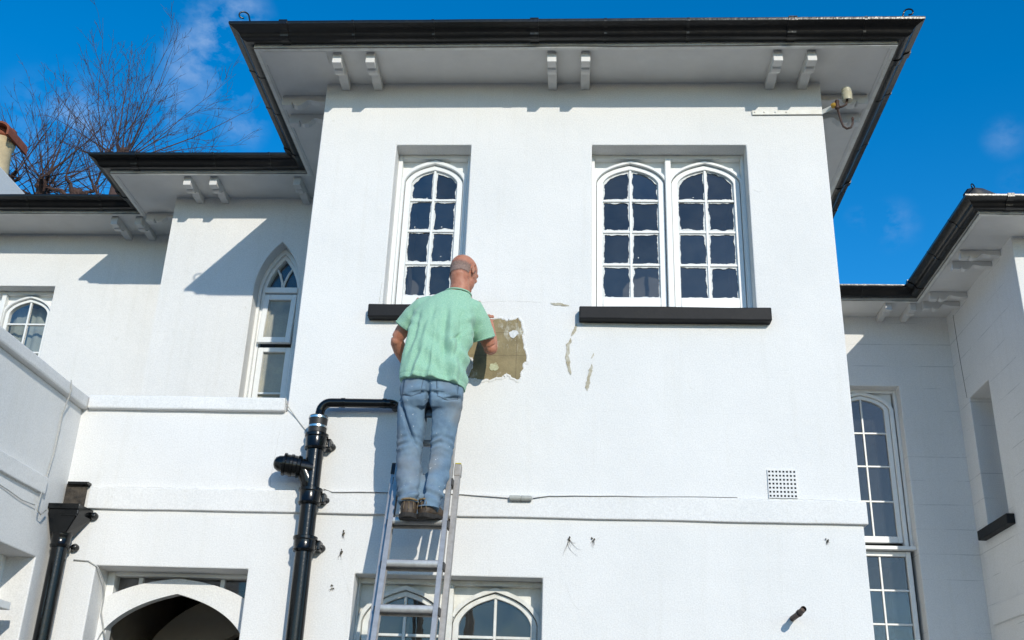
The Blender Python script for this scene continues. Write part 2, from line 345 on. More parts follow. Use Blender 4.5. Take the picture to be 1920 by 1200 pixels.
# porch interior
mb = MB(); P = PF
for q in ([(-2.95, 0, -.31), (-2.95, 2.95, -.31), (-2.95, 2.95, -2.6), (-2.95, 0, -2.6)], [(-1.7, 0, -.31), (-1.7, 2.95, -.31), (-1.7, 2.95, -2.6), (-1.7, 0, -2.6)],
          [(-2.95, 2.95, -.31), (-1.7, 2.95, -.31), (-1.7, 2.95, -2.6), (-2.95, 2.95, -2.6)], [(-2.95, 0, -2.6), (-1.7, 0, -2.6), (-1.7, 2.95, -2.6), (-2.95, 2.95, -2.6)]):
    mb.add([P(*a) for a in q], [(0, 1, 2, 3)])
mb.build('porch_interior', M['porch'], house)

# ------------------------------------------------------------------ string courses, copings, sills
def rough_box(name, P, u0, u1, z0, z1, w0, w1, material, bevel=.006, n=None, amp=.003, parent=house):
    """box whose long edges wander a little, as on old masonry"""
    n = n or max(2, int(abs(u1-u0)/.12)); mb = MB(); vs_ = []; fs = []
    for i in range(n+1):
        u = u0+(u1-u0)*i/n
        def j(k): return amp*mnoise.noise(Vector((u*4.3+k*7.7, z0*3.1, w1*5)))
        vs_ += [P(u, z0+j(1), w0), P(u, z0+j(2), w1+j(3)), P(u, z1+j(4), w1+j(5)), P(u, z1+j(6), w0)]
    for i in range(n):
        a, b = i*4, i*4+4
        fs += [(a, b, b+1, a+1), (a+1, b+1, b+2, a+2), (a+2, b+2, b+3, a+3), (a+3, b+3, b, a)]
    fs += [(0, 1, 2, 3), (n*4+3, n*4+2, n*4+1, n*4)]
    mb.add(vs_, fs); return mb.build(name, M[material], parent, bevel=bevel)
rough_box('string_course', PF, -2.93, 1.69, 3.087, 3.222, -.02, .022, 'render')
rough_box('string_course', F_EAST(1.667), -.018, 2.2, 3.087, 3.222, -.02, .02, 'render')
rough_box('string_course', PE, -3.0, -.28, 3.10, 3.20, -.02, .022, 'render')
rough_box('string_course', PW, 2.3, 3.86, 3.10, 3.265, -.02, .022, 'render')
rough_box('coping', PF, -3.04, -1.79, 3.715, 3.802, -.32, .038, 'render', bevel=.01)
rough_box('coping', PE, -3.2, .02, 3.7155, 3.792, -.3, .04, 'render', bevel=.012)
rough_box('window_sill', PF, -1.325, -.66, 4.345, 4.432, -.12, .07, 'sill', bevel=.008)
rough_box('window_sill', PF, .018, 1.215, 4.342, 4.430, -.12, .07, 'sill', bevel=.008)
rough_box('window_sill', PW, 3.08, 3.80, 3.845, 3.935, -.1, .07, 'sill', bevel=.008)
rough_box('window_sill', PBf, -5.82, -4.65, 4.21, 4.30, -.12, .06, 'sill', bevel=.008)
rough_box('window_sill', PE, -1.0, -.36, 2.435, 2.475, -.17, -.0, 'wood', bevel=.004)

# ------------------------------------------------------------------ eaves: soffit, fascia, gutter follow one line round the house
EAVE = [(-9.0, 1.88), (-3.85, 1.88), (-3.85, 1.20), (-2.195, 1.20), (-2.195, -.415), (2.077, -.415), (2.077, 3.58), (3.37, 3.58), (3.37, 1.83), (9.0, 1.83)]
def offset_pt(i, o):
    p = Vector(EAVE[i]); ns = []
    for a, b in ((i-1, i), (i, i+1)):
        if a >= 0 and b < len(EAVE):
            d = (Vector(EAVE[b])-Vector(EAVE[a])).normalized(); ns.append(Vector((d.y, -d.x)))
    if len(ns) == 1: return p+ns[0]*o
    return p+(ns[0]+ns[1])*o
def sweep(i, prof, closed=True, cuts=None):
    mb = MB(); n = len(prof)
    A = [offset_pt(i, o) for o, z in prof]; B = [offset_pt(i+1, o) for o, z in prof]
    k = cuts or 1; vs_ = []
    for c in range(k+1):
        t = c/k
        for q, (o, z) in enumerate(prof):
            pt = A[q].lerp(B[q], t); w = 0.0
            if cuts and 0 < c < k: w = .0035*mnoise.noise(Vector((pt.x*2.1, pt.y*2.1, i*3.3)))
            vs_.append((pt.x, pt.y, z+w))
    f = []
    for c in range(k):
        for q in range(n if closed else n-1):
            r_ = (q+1) % n; f.append((c*n+q, c*n+r_, (c+1)*n+r_, (c+1)*n+q))
    f += [tuple(range(n)), tuple(range((k+1)*n-1, k*n-1, -1))] if closed else []
    mb.add(vs_, f); return mb
GUT = [(.006, 6.272), (.006, 6.196), (.03, 6.188), (.055, 6.188), (.072, 6.194), (.082, 6.205), (.086, 6.218), (.092, 6.228), (.104, 6.238), (.122, 6.246), (.138, 6.252), (.148, 6.256), (.150, 6.262), (.150, 6.277), (.142, 6.277), (.140, 6.264), (.115, 6.255), (.085, 6.238), (.07, 6.21), (.05, 6.202), (.025, 6.203), (.014, 6.272)]
gutters = []
for i in range(len(EAVE)-1):
    L = (Vector(EAVE[i+1])-Vector(EAVE[i])).length; cuts = max(2, int(L/.3))
    sweep(i, [(0, ZT), (-.43, ZT), (-.43, ZT+.02), (0, ZT+.02)]).build('soffit', M['soffit'], house)
    sweep(i, [(.004, 6.159), (-.022, 6.159), (-.022, 6.27), (.004, 6.27)], cuts=cuts).build('fascia', M['wood_old'], house)
    sweep(i, [(-.022, 6.162), (-.036, 6.168), (-.038, 6.176), (-.022, 6.176)], cuts=cuts).build('soffit_bead', M['soffit'], house)
    gt = sweep(i, GUT, cuts=cuts).build('gutter', M['gutter'], house, smooth='auto'); gutters.append(gt)
    # joints: collars slipped round the gutter, and smaller straps
    d = (Vector(EAVE[i+1])-Vector(EAVE[i])).normalized(); nrm = Vector((d.y, -d.x)); k = 0
    s = .22
    while s < L-.15:
        big = (k % 3 == 0) or L < 1.0; w = .028 if big else .009
        mb = MB(); prof = [(o+(.006 if q < 14 and q > 1 else 0), z-(.005 if q < 12 else -.006)) for q, (o, z) in enumerate(GUT)] if big else [(o+(.0025 if 1 < q < 14 else 0), z-(.0025 if q < 12 else -.001)) for q, (o, z) in enumerate(GUT)]
        n = len(prof); vs_ = []
        for e in (-w, w):
            base = Vector(EAVE[i])+d*(s+e)
            vs_ += [((base+nrm*o).x, (base+nrm*o).y, z) for o, z in prof]
        mb.add(vs_, [(q, (q+1) % n, n+(q+1) % n, n+q) for q in range(n)]+[tuple(range(n)), tuple(range(2*n-1, n-1, -1))])
        mb.build('gutter_joint' if big else 'gutter_strap', M['gutter'], gt)
        s += .56+.12*math.sin(k*2.1+i); k += 1
    # a thin cable clipped along the edge of the soffit
    pts = []
    for c in range(cuts*2+1):
        t = c/(cuts*2); a = offset_pt(i, .009); b = offset_pt(i+1, .009); p = a.lerp(b, t)
        pts.append((p.x, p.y, 6.165+.006*mnoise.noise(Vector((p.x*1.7, p.y*1.7, 2)))))
    mb = MB(); mb.tube(pts, .0032, 5); mb.build('eaves_cable', M['cable_dark'], house)

# eaves brackets
BR = [(0, 0), (0, -.056), (.085, -.054), (.125, -.046), (.150, -.038), (.172, -.040), (.192, -.058), (.215, -.080), (.242, -.087), (.264, -.080), (.275, -.060), (.279, -.054), (.283, -.074), (.29, -.080), (.355, -.080), (.355, 0)]
def bracket(x, y, nx, ny):
    """x, y: centre of the bracket where it meets the wall; n: outwards"""
    mb = MB(); hw = .031
    def P(o, z, w): return Vector((x+nx*o-ny*w, y+ny*o+nx*w, ZT-.001+z))
    mb.prism(P, BR, -hw, hw); return mb.build('eaves_bracket', M['soffit'], house, bevel=.003, segs=1)
for x in (-1.64, -1.411, -.181, .046, 1.318, 1.54): bracket(x, 0, 0, -1)
for y in (.165, .395): bracket(-1.785, y, -1, 0); bracket(1.667, y, 1, 0)
for x in (-3.22, -3.0, -2.30): bracket(x, 1.61, 0, -1)
bracket(-3.44, 1.90, -1, 0)
for x in (-4.11, -3.89, -5.42): bracket(x, 2.29, 0, -1)
for y in (2.52, 2.74, 3.40, 3.62): bracket(3.78, y, -1, 0)
for x in (3.10, 3.34): bracket(x, 3.99, 0, -1)
# patched soffit board at the corner
mb = MB(); mb.box(-2.165, -1.715, -.375, -.235, ZT-.006, ZT-.0005); mb.build('soffit_board', M['soffit'], house)

# roofs: low slate hips
def hip(x0, x1, y0, y1, z, tanp):
    w, d = x1-x0, y1-y0; mb = MB()
    if d >= w:
        h = w/2*tanp; r0, r1 = ((x0+x1)/2, y0+w/2, z+h), ((x0+x1)/2, y1-w/2, z+h)
    else:
        h = d/2*tanp; r0, r1 = (x0+d/2, (y0+y1)/2, z+h), (x1-d/2, (y0+y1)/2, z+h)
    c = [(x0, y0, z), (x1, y0, z), (x1, y1, z), (x0, y1, z)]
    if d >= w: mb.add(c+[r0, r1], [(0, 1, 4), (1, 2, 5, 4), (2, 3, 5), (3, 0, 4, 5), (3, 2, 1, 0)])
    else: mb.add(c+[r0, r1], [(0, 1, 5, 4), (1, 2, 5), (2, 3, 4, 5), (3, 0, 4), (3, 2, 1, 0)])
    return mb.build('roof', M['slate'], house)
tp = math.tan(R(22))
roof = hip(-2.23, 2.11, -.45, 8.0, 6.281, tp)
hip(-3.89, 1.9, 1.165, 7.0, 6.2795, tp); hip(-12, -2.3, 1.845, 8.0, 6.278, tp); hip(1.9, 6, 3.545, 9, 6.279, tp); hip(3.335, 12, 1.795, 9, 6.2775, tp)
mb = MB()                                    # hip roll on the wing
mb.tube([(3.30, 1.76, 6.30), (3.42, 1.88, 6.352), (3.75, 2.21, 6.485), (4.4, 2.86, 6.74)], [.075, .085, .06, .05], 8); mb.build('hip_roll', M['slate'], house, smooth=True)
def scroll(p, dirx, diry, size=.07):
    """iron hip hook curling at the corner of the eaves"""
    pts = []; p = Vector(p); d = Vector((dirx, diry, 0)).normalized()
    for t in range(8): pts.append(p-d*(.03*(1-t/7.))+Vector((0, 0, size*1.05*t/7))*1.0-d*.018*math.sin(t/7*math.pi/2)*0)
    for t in range(1, 19):
        a = math.pi-t*(1.62*math.pi/18); rr = size*.42*(1-.55*t/18)
        pts.append(p+d*(size*.42+rr*math.cos(a))+Vector((0, 0, size*1.05+rr*math.sin(a))))
    mb = MB(); mb.tube(pts, [.0055]*len(pts), 7); return mb.build('hip_hook', M['black'], house, smooth=True)
scroll((-2.235, -.50, 6.262), -.8, -.3, .095); scroll((2.115, -.50, 6.262), .8, -.2, .085); scroll((3.33, 1.74, 6.29), -.7, -.6, .075)

# chimney
ch = MB(); ch.box(-7.8, -6.97, 4.5, 5.35, 6.8, 8.30); chim = ch.build('chimney_stack', M['render'], house, bevel=.02)
mb = MB(); mb.lathe((-7.20, 4.80, 8.30), (0, 0, 1), [(0, .165), (.06, .16), (.40, .135), (.44, .155), (.50, .16), (.53, .14), (.55, .13)], 24); mb.build('chimney_pot', M['pot'], chim, smooth='auto')
mb = MB()                                    # half-round terracotta cowl
arc = [(-7.20+.20*math.cos(a), 8.86+.12*math.sin(a)) for a in [math.pi*i/12 for i in range(13)]]
arci = [(-7.20+.17*math.cos(a), 8.86+.095*math.sin(a)) for a in [math.pi*i/12 for i in range(13)]]
Pc = F_FRONT(4.80); arc = [(arc[0][0], 8.78)]+arc+[(arc[-1][0], 8.78)]; arci = [(arci[0][0], 8.78)]+arci+[(arci[-1][0], 8.78)]
mb.ring(Pc, arc, arci, -.24, .24); mb.build('pot_cowl', M['terracotta'], chim, smooth='auto')
mb = MB(); mb.lathe((-7.20, 4.80, 8.84), (0, 0, 1), [(0, .13), (.02, .15), (.14, .14), (.16, .1)], 20); mb.build('cowl_neck', M['terracotta'], chim, smooth='auto')

# ------------------------------------------------------------------ windows
def gcurve(t):
    t = min(1.0, abs(t)); return .60*(1-t**3.2)**.62+.40*(1-t)
def arch_pts(c, a, zs, rise, n=12):
    us = [math.cos(math.pi*i/(2*n)) for i in range(n+1)]
    L = [(c-a*u, zs+rise*gcurve(u)) for u in us]; return L+[(2*c-x, z) for x, z in reversed(L[:-1])]
def pane_poly(u0, u1, z0, ztop):
    """pane outline; ztop is a number or a function of u"""
    if callable(ztop):
        n = 10; top = [(u0+(u1-u0)*i/n, ztop(u0+(u1-u0)*i/n)) for i in range(n+1)]
        return [(u0, z0), (u1, z0)]+list(reversed(top))
    return [(u0, z0), (u1, z0), (u1, ztop), (u0, ztop)]
def densify(poly, step):
    out = []
    for i, a in enumerate(poly):
        b = poly[(i+1) % len(poly)]; a = Vector(a); b = Vector(b); k = max(1, int((b-a).length/step))
        out += [tuple(a.lerp(b, j/k)) for j in range(k)]
    return out
def smear(P, poly, w, parent, seed, amount=.0195):
    """rough edge of paint brushed over the glass"""
    pts = densify(poly, .006); cu = sum(p[0] for p in pts)/len(pts); cz = sum(p[1] for p in pts)/len(pts); inn = []
    for i, (u, z) in enumerate(pts):
        d = Vector((cu-u, cz-z)); 
        nn = mnoise.noise(Vector((u*17, z*17, seed)))*.9+mnoise.noise(Vector((u*75, z*75, seed+5)))*.38
        side = mnoise.noise(Vector((u*5, z*5, seed+9)))
        k = max(.0015, amount*(.62+.55*nn+.55*side)); big = max(abs(d.x), abs(d.y))
        # move inwards by k along both axes of the rectangle
        lu = (max(p[0] for p in pts)-min(p[0] for p in pts))/2; lz = (max(p[1] for p in pts)-min(p[1] for p in pts))/2
        inn.append((u+d.x/lu*k, z+d.y/lz*k))
    mb = MB(); n = len(pts); mb.add([P(*p, w) for p in pts]+[P(*p, w) for p in inn], [(i, (i+1) % n, n+(i+1) % n, n+i) for i in range(n)])
    rng = random.Random(seed)
    for q in range(rng.choice((0, 0, 1))):                 # stray dabs
        u = cu+rng.uniform(-.6, .6)*lu; z = cz+rng.choice((-1, 1))*rng.uniform(.55, .8)*lz; a = rng.uniform(.003, .007); b = rng.uniform(.002, .008)
        mb.add([P(u+a*math.cos(k*1.05)*rng.uniform(.6, 1), z+b*math.sin(k*1.05)*rng.uniform(.6, 1), w+.0006) for k in range(6)], [(0, 1, 2, 3, 4, 5)])
    mb.build('paint_smear', M['smear'], parent)
def arched_window(P, op, lights, w0, zrows, rise, zs, zbot, stile=.046, hood=.033, glass='glass', painted=False, bar=.017, wood='wood', jamb=.03, room=True, head=.03, curtain=False, seed=1):
    """op: opening; lights: list of (centre, half width of the casement); zrows: heights of the glazing bars; zs: springing of the casement"""
    u0, u1, z0, z1 = op; mb = MB(); apexes = []
    zt = z1-head
    # frame: jambs, head, mullions
    mb.fbox(P, u0, u0+jamb, z0, z1, w0-.10, w0+.006); mb.fbox(P, u1-jamb, u1, z0, z1, w0-.10, w0+.006)
    mb.fbox(P, u0+jamb, u1-jamb, zt, z1, w0-.10, w0+.002)
    mb.fbox(P, u0+jamb, u1-jamb, z0, z0+.05, w0-.10, w0+.002)
    win = mb.build('window', M[wood], house, bevel=.003, segs=1)
    edges = [u0+jamb]+[(lights[i][0]+lights[i][1]+lights[i+1][0]-lights[i+1][1])/2 for i in range(len(lights)-1)]+[u1-jamb]
    for e in edges[1:-1]:
        k = MB(); k.fbox(P, e-.02, e+.02, z0+.05, zt, w0-.09, w0+.012); k.build('mullion', M[wood], win, bevel=.004, segs=1)
    for li, (c, a) in enumerate(lights):
        # spandrel board with the arch cut out of it
        ho = a+hood; sp = MB(); oc = arch_pts(c, ho, zs, rise+hood*.9)
        L, Rr = edges[li], edges[li+1]
        if li > 0: L += .02
        if li < len(lights)-1: Rr -= .02
        for w in (w0-.045, w0-.07):
            for (xa, za), (xb, zb) in zip(oc[:-1], oc[1:]):
                xa2, xb2 = max(L, min(Rr, xa)), max(L, min(Rr, xb))
                sp.add([P(xa2, min(za, zt), w), P(xb2, min(zb, zt), w), P(xb2, zt, w), P(xa2, zt, w)], [(0, 1, 2, 3)])
        sp.build('spandrel', M[wood], win)
        # hood moulding that runs down the sides
        clampu = lambda pts: [(max(L, min(Rr, x)), min(z, zt+.001)) for x, z in pts]
        outer = clampu([(c-ho, z0+.05)]+oc+[(c+ho, z0+.05)]); inner = [(c-a, z0+.05)]+arch_pts(c, a, zs, rise)+[(c+a, z0+.05)]
        hm = MB(); hm.ring(P, outer, inner, w0-.075, w0-.002); hm.build('arch_moulding', M[wood], win, smooth='auto', bevel=.004, segs=1)
        # casement
        ai = a-.004; g_ = a-stile; rin = rise-stile*.85
        outer = [(c-ai, zbot)]+arch_pts(c, ai, zs, rise-.004)+[(c+ai, zbot)]; inner = [(c-g_, zbot)]+arch_pts(c, g_, zs, rin)+[(c+g_, zbot)]
        cs = MB(); cs.ring(P, outer, inner, w0-.075, w0-.026); cs.fbox(P, c-g_, c+g_, zbot, zrows[-1], w0-.075, w0-.0262)
        cas = cs.build('casement', M[wood], win, smooth='auto', bevel=.003, segs=1)
        topf = lambda u: zs+rin*gcurve((u-c)/g_)
        vb = MB(); vb.fbox(P, c-bar/2, c+bar/2, zrows[-1], topf(c)+.004, w0-.062, w0-.034); vb.build('glazing_bar', M[wood], win, bevel=.003, segs=1)
        for zr in zrows[:-1]:
            for s in (-1, 1):
                hb = MB(); ua, ub = sorted((c+s*bar/2, c+s*(g_+.002))); hb.fbox(P, ua, ub, zr-bar/2, zr+bar/2, w0-.062, w0-.0345); hb.build('glazing_bar', M[wood], win, bevel=.003, segs=1)
        zz = list(zrows)
        for s in (-1, 1):
            ua, ub = sorted((c+s*(bar/2-.003), c+s*(g_+.003)))
            for r_ in range(len(zz)):
                zl = zz[r_]+(bar/2 if r_ < len(zz)-1 else 0)-.003
                ztp = topf if r_ == 0 else zz[r_-1]-bar/2+.003
                poly = pane_poly(ua, ub, zl, ztp)
                tilt = mnoise.noise(Vector((c*9, zl*7, s*3)))*.004
                pm = MB(); pm.add([P(u, z, w0-.05+tilt*(u-ua)/(ub-ua)) for u, z in poly], [tuple(range(len(poly)))]); pm.build('pane', M[glass], win)
                if painted: smear(P, poly, w0-.0445, win, seed*31+li*13+r_*3+s)
    if room:
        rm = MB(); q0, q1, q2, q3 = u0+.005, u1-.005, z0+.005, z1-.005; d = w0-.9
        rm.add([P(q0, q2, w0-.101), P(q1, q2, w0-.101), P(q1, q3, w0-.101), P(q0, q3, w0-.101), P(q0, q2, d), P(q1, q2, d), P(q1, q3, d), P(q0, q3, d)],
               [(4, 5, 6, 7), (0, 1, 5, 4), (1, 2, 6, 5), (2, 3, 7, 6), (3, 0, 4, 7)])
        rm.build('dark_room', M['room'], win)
    if curtain:
        cu = MB(); n = 60; vs_ = []
        for i in range(n+1):
            u = u0+.04+(u1-u0-.08)*i/n
            for k, z in enumerate((z0+.06, z0+.5, z1-.22+.02*math.sin(i*.7), z1-.09)): vs_.append(P(u, z, w0-.17+.014*math.sin(i*.95)+.006*math.sin(i*2.3+k)))
        cu.add(vs_, [(i*4+k, (i+1)*4+k, (i+1)*4+k+1, i*4+k+1) for i in range(n) for k in range(3)]); cu.build('curtain', M['curtain'], win, smooth=True)
    return win
rows = [5.325, 5.085, 4.838, 4.597]
win1 = arched_window(PF, W1, [(-.992, .205)], -.13, rows, .145, 5.455, 4.51, painted=True, seed=1)
win2 = arched_window(PF, W2, [(.362, .234), (.872, .234)], -.13, rows, .150, 5.455, 4.51, painted=True, seed=2, jamb=.022, hood=.02)
win3 = arched_window(PF, W3, [(-.985, .25), (-.455, .25)], -.135, [2.425, 2.08, 1.74, 1.40], .190, 2.49, 1.32, stile=.04, wood='wood_old', seed=3, hood=.028, jamb=.012)
winB = arched_window(PBf, WB, [(-5.47, .215), (-4.985, .215)], -.12, [5.335, 5.06, 4.78, 4.45], .15, 5.435, 4.37, glass='glass_clear', seed=4, stile=.038, curtain=True, hood=.025, jamb=.03)
winC = arched_window(PC, (2.52, 3.222, 3.80, 5.42), [(2.872, .268)], -.125, [4.975, 4.635, 4.285, 3.945], .155, 5.215, 3.885, seed=5, stile=.05, hood=.04, jamb=.03)
# lower window of the recess: square-headed, eight panes
def plain_window(P, op, cols, zrows, w0, wood='wood', glass='glass', name='window'):
    u0, u1, z0, z1 = op; mb = MB(); j = .045
    mb.fbox(P, u0, u0+j, z0, z1, w0-.08, w0); mb.fbox(P, u1-j, u1, z0, z1, w0-.08, w0); mb.fbox(P, u0+j, u1-j, z1-j, z1, w0-.08, w0-.002); mb.fbox(P, u0+j, u1-j, z0, z0+j, w0-.08, w0-.002)
    win = mb.build(name, M[wood], house, bevel=.004, segs=1)
    cs = [u0+j]+list(cols)+[u1-j]; zs = [z0+j]+list(zrows)+[z1-j]
    for c in cols:
        k = MB(); k.fbox(P, c-.009, c+.009, z0+j, z1-j, w0-.05, w0-.02); k.build('glazing_bar', M[wood], win, bevel=.003, segs=1)
    for z in zrows:
        for a, b in zip(cs[:-1], cs[1:]):
            k = MB(); k.fbox(P, a+(.009 if a in cols else 0), b-(.009 if b in cols else 0), z-.009, z+.009, w0-.05, w0-.021); k.build('glazing_bar', M[wood], win, bevel=.003, segs=1)
    for a, b in zip(cs[:-1], cs[1:]):
        for c, d in zip(zs[:-1], zs[1:]):
            k = MB(); k.add([P(a, c, w0-.036), P(b, c, w0-.036), P(b, d, w0-.036), P(a, d, w0-.036)], [(0, 1, 2, 3)]); k.build('pane', M[glass], win)
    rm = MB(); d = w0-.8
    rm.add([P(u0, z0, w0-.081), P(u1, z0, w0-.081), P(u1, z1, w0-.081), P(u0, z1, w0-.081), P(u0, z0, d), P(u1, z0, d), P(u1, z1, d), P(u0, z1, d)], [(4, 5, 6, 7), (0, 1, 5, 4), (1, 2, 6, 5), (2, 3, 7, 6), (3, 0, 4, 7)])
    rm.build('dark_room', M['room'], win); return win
plain_window(PC, (2.60, 3.185, 2.0, 3.795), [2.897], [3.435, 3.125, 2.81, 2.5], -.125)
k = MB(); k.fbox(PC, 2.52, 3.222, 3.80, 3.835, -.16, -.05); k.build('transom', M['wood'], house, bevel=.005)
plain_window(PW, (3.19, 3.70, 3.94, 5.20), [3.445], [4.3, 4.62, 4.94], -.205)
plain_window(PE, (-1.25, -.195, 1.2, 2.757), [-.72], [2.4, 2.0, 1.6], -.17)

# pointed sash window on the set-back wall
c, a, zs, rise = GA; P = PA; w0 = -.13
def inset_g(i): return [(c-(a-i), 4.0)]+gothic(c, a-i, zs, rise-i*1.9)+[(c+(a-i), 4.0)]
mb = MB(); mb.ring(P, inset_g(0), inset_g(.026), w0-.09, w0+.01); winA = mb.build('window', M['wood'], house, smooth='auto', bevel=.003, segs=1)
mb = MB(); mb.ring(P, inset_g(.027), inset_g(.05), w0-.085, w0-.02); mb.build('arch_moulding', M['wood'], winA, smooth='auto')
ai = a-.05
mb = MB(); mb.fbox(P, c-ai, c+ai, 5.345, 5.395, w0-.085, w0+.0); mb.build('transom', M['wood'], winA, bevel=.005)
inner = gothic(c, ai, zs, rise-.05*1.9)
def tr(s):
    pts = [(c+s*.004, 5.395), (c+s*.012, 5.46), (c+s*.035, 5.53), (c+s*.075, 5.60)]
    mb = MB(); mb.tube([P(u, z, w0-.045) for u, z in pts], .011, 6); mb.build('glazing_bar', M['wood'], winA, smooth=True)
tr(-1); tr(1)
gtop = [p for p in inner if p[1] > 5.39]
mb = MB(); poly = [(gtop[0][0], 5.39)]+gtop+[(gtop[-1][0], 5.39)]; mb.add([P(u, z, w0-.06) for u, z in poly], [tuple(range(len(poly)))]); mb.build('pane', M['glass'], winA)
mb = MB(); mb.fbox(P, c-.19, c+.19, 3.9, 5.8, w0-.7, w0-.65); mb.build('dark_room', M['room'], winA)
# upper sash, tipped a little open at the bottom
s0, s1, lo, hi = c-ai+.003, c+ai-.003, 4.885, 5.335
Pt = lambda u, z, w: P(u, z, w+(hi-z)*.10)
mb = MB(); mb.fbox(Pt, s0, s0+.042, lo, hi, w0-.055, w0-.015); mb.fbox(Pt, s1-.042, s1, lo, hi, w0-.055, w0-.015); mb.fbox(Pt, s0+.042, s1-.042, lo, lo+.05, w0-.055, w0-.0152); mb.fbox(Pt, s0+.042, s1-.042, hi-.05, hi, w0-.055, w0-.0152)
mb.build('sash', M['wood'], winA, bevel=.003, segs=1)
mb = MB(); mb.add([Pt(s0+.04, lo+.045, w0-.04), Pt(s1-.04, lo+.045, w0-.04), Pt(s1-.04, hi-.045, w0-.04), Pt(s0+.04, hi-.045, w0-.04)], [(0, 1, 2, 3)]); mb.build('pane', M['frost'], winA)
lo, hi = 4.0, 4.865
mb = MB(); mb.fbox(P, s0, s0+.045, lo, hi, w0-.075, w0-.03); mb.fbox(P, s1-.042, s1, lo, hi, w0-.075, w0-.03); mb.fbox(P, s0+.045, s1-.042, hi-.04, hi, w0-.075, w0-.0302); mb.fbox(P, s0+.045, s1-.042, 4.46, 4.475, w0-.075, w0-.0302)
mb.build('sash', M['wood'], winA, bevel=.003, segs=1)
mb = MB(); mb.add([P(s0+.04, lo, w0-.06), P(s1-.04, lo, w0-.06), P(s1-.04, hi-.035, w0-.06), P(s0+.04, hi-.035, w0-.06)], [(0, 1, 2, 3)]); mb.build('pane', M['frost'], winA)

# doorway: arched timber frame with glazed panels over it
dc, P = -2.358, PF
dcv = lambda h, zs_, r_, k, e: [(dc+h*q/20, zs_+r_*(k*(1-abs(q/20)**e)**.55+(1-k)*(1-abs(q/20)))) for q in range(-20, 21)]
outer = [(dc-.62, 0)]+dcv(.62, 2.36, .355, .85, 2.3)+[(dc+.62, 0)]; inner = [(dc-.445, 0)]+dcv(.45, 2.31, .316, .65, 2.6)+[(dc+.445, 0)]
outer = [(max(-2.81, min(-1.901, x)), z) for x, z in outer]
mb = MB(); mb.ring(P, outer, inner, -.232, -.165); dfr = mb.build('door_frame', M['render'], house, smooth='auto', bevel=.008)
mb = MB(); mb.fbox(P, -2.811, -2.765, 2.2, 2.752, -.27, -.19); mb.fbox(P, -2.765, -1.90, 2.728, 2.752, -.27, -.19); mb.build('fanlight_frame', M['wood'], dfr, bevel=.004)
ucs = [-2.765, -2.62, -2.36, -2.115, -1.901]
for u in ucs[1:-1]:
    mb = MB(); mb.fbox(P, u-.014, u+.014, 2.36+.355*(1-.5*(abs(u-dc)/.51)**2)-.05, 2.727, -.262, -.233); mb.build('mullion', M['wood'], dfr, bevel=.003)
for a_, b_ in zip(ucs[:-1], ucs[1:]):
    mb = MB(); mb.add([P(a_, 2.50+.16*(1-abs(a_-dc)/.475), -.235), P(b_, 2.50+.16*(1-abs(b_-dc)/.475), -.235), P(b_, 2.727, -.235), P(a_, 2.727, -.235)], [(0, 1, 2, 3)]); mb.build('pane', M['glass_clear'], dfr)
mb = MB(); mb.add([P(-2.8, 2.30, -.275), P(-1.91, 2.30, -.275), P(-1.91, 2.75, -.275), P(-2.8, 2.75, -.275)], [(0, 1, 2, 3)])
mb2 = MB(); oc = [(dc-.575, 0)]+arch_pts(dc, .575, 2.25, .55)+[(dc+.575, 0)]; ic = [(dc-.26, 0)]+arch_pts(dc+.08, .30, 2.1, .42)+[(dc+.38, 0)]
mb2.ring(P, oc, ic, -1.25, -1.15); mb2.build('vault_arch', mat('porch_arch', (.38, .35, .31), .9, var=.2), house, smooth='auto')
mb = MB(); mb.fbox(P, -2.85, -1.75, 0, 2.9, -1.75, -1.7); mb.build('entrance_door', mat('door_brown', (.035, .03, .028), .6), house, bevel=.01)

# bare patch and cracks in the render
def sheet(name, outline, w, material, parent, jag=.004, step=.008, P=PF):
    pts = densify(outline, step); out = []
    for u, z in pts:
        out.append((u+jag*(mnoise.noise(Vector((u*55, z*55, 1)))+.5*mnoise.noise(Vector((u*140, z*140, 3)))), z+jag*(mnoise.noise(Vector((u*55, z*55, 7)))+.5*mnoise.noise(Vector((u*140, z*140, 4))))))
    me = bpy.data.meshes.new(name); bm = bmesh.new(); vs_ = [bm.verts.new(P(u, z, w)) for u, z in out]
    es = [bm.edges.new((vs_[i], vs_[(i+1) % len(vs_)])) for i in range(len(vs_))]
    bmesh.ops.triangle_fill(bm, use_beauty=True, use_dissolve=False, edges=es, normal=P(0, 0, 1)-P(0, 0, 0)); bm.to_mesh(me); bm.free()
    me.materials.append(M[material]); o = bpy.data.objects.new(name, me); col.objects.link(o); o.parent = parent; return o
PATCH = [(-0.80, 4.30), (-0.707, 4.343), (-0.594, 4.344), (-0.554, 4.356), (-0.493, 4.364), (-0.441, 4.353), (-0.39, 4.36), (-0.367, 4.369), (-0.353, 4.339), (-0.337, 4.284), (-0.332, 4.211), (-0.324, 4.157), (-0.309, 4.121), (-0.304, 4.067), (-0.321, 4.074), (-0.331, 4.049), (-0.323, 4.024), (-0.336, 4.006), (-0.341, 3.960), (-0.368, 3.953), (-0.401, 3.970), (-0.412, 3.988), (-0.429, 3.991), (-0.445, 3.980), (-0.477, 3.962), (-0.520, 3.954), (-0.577, 3.950), (-0.674, 3.959), (-0.662, 3.991), (-0.644, 4.027), (-0.647, 4.092), (-0.681, 4.106), (-0.80, 4.12)]
sheet('bare_patch', PATCH, .0035, 'patch', wall_front, jag=.011, step=.006)
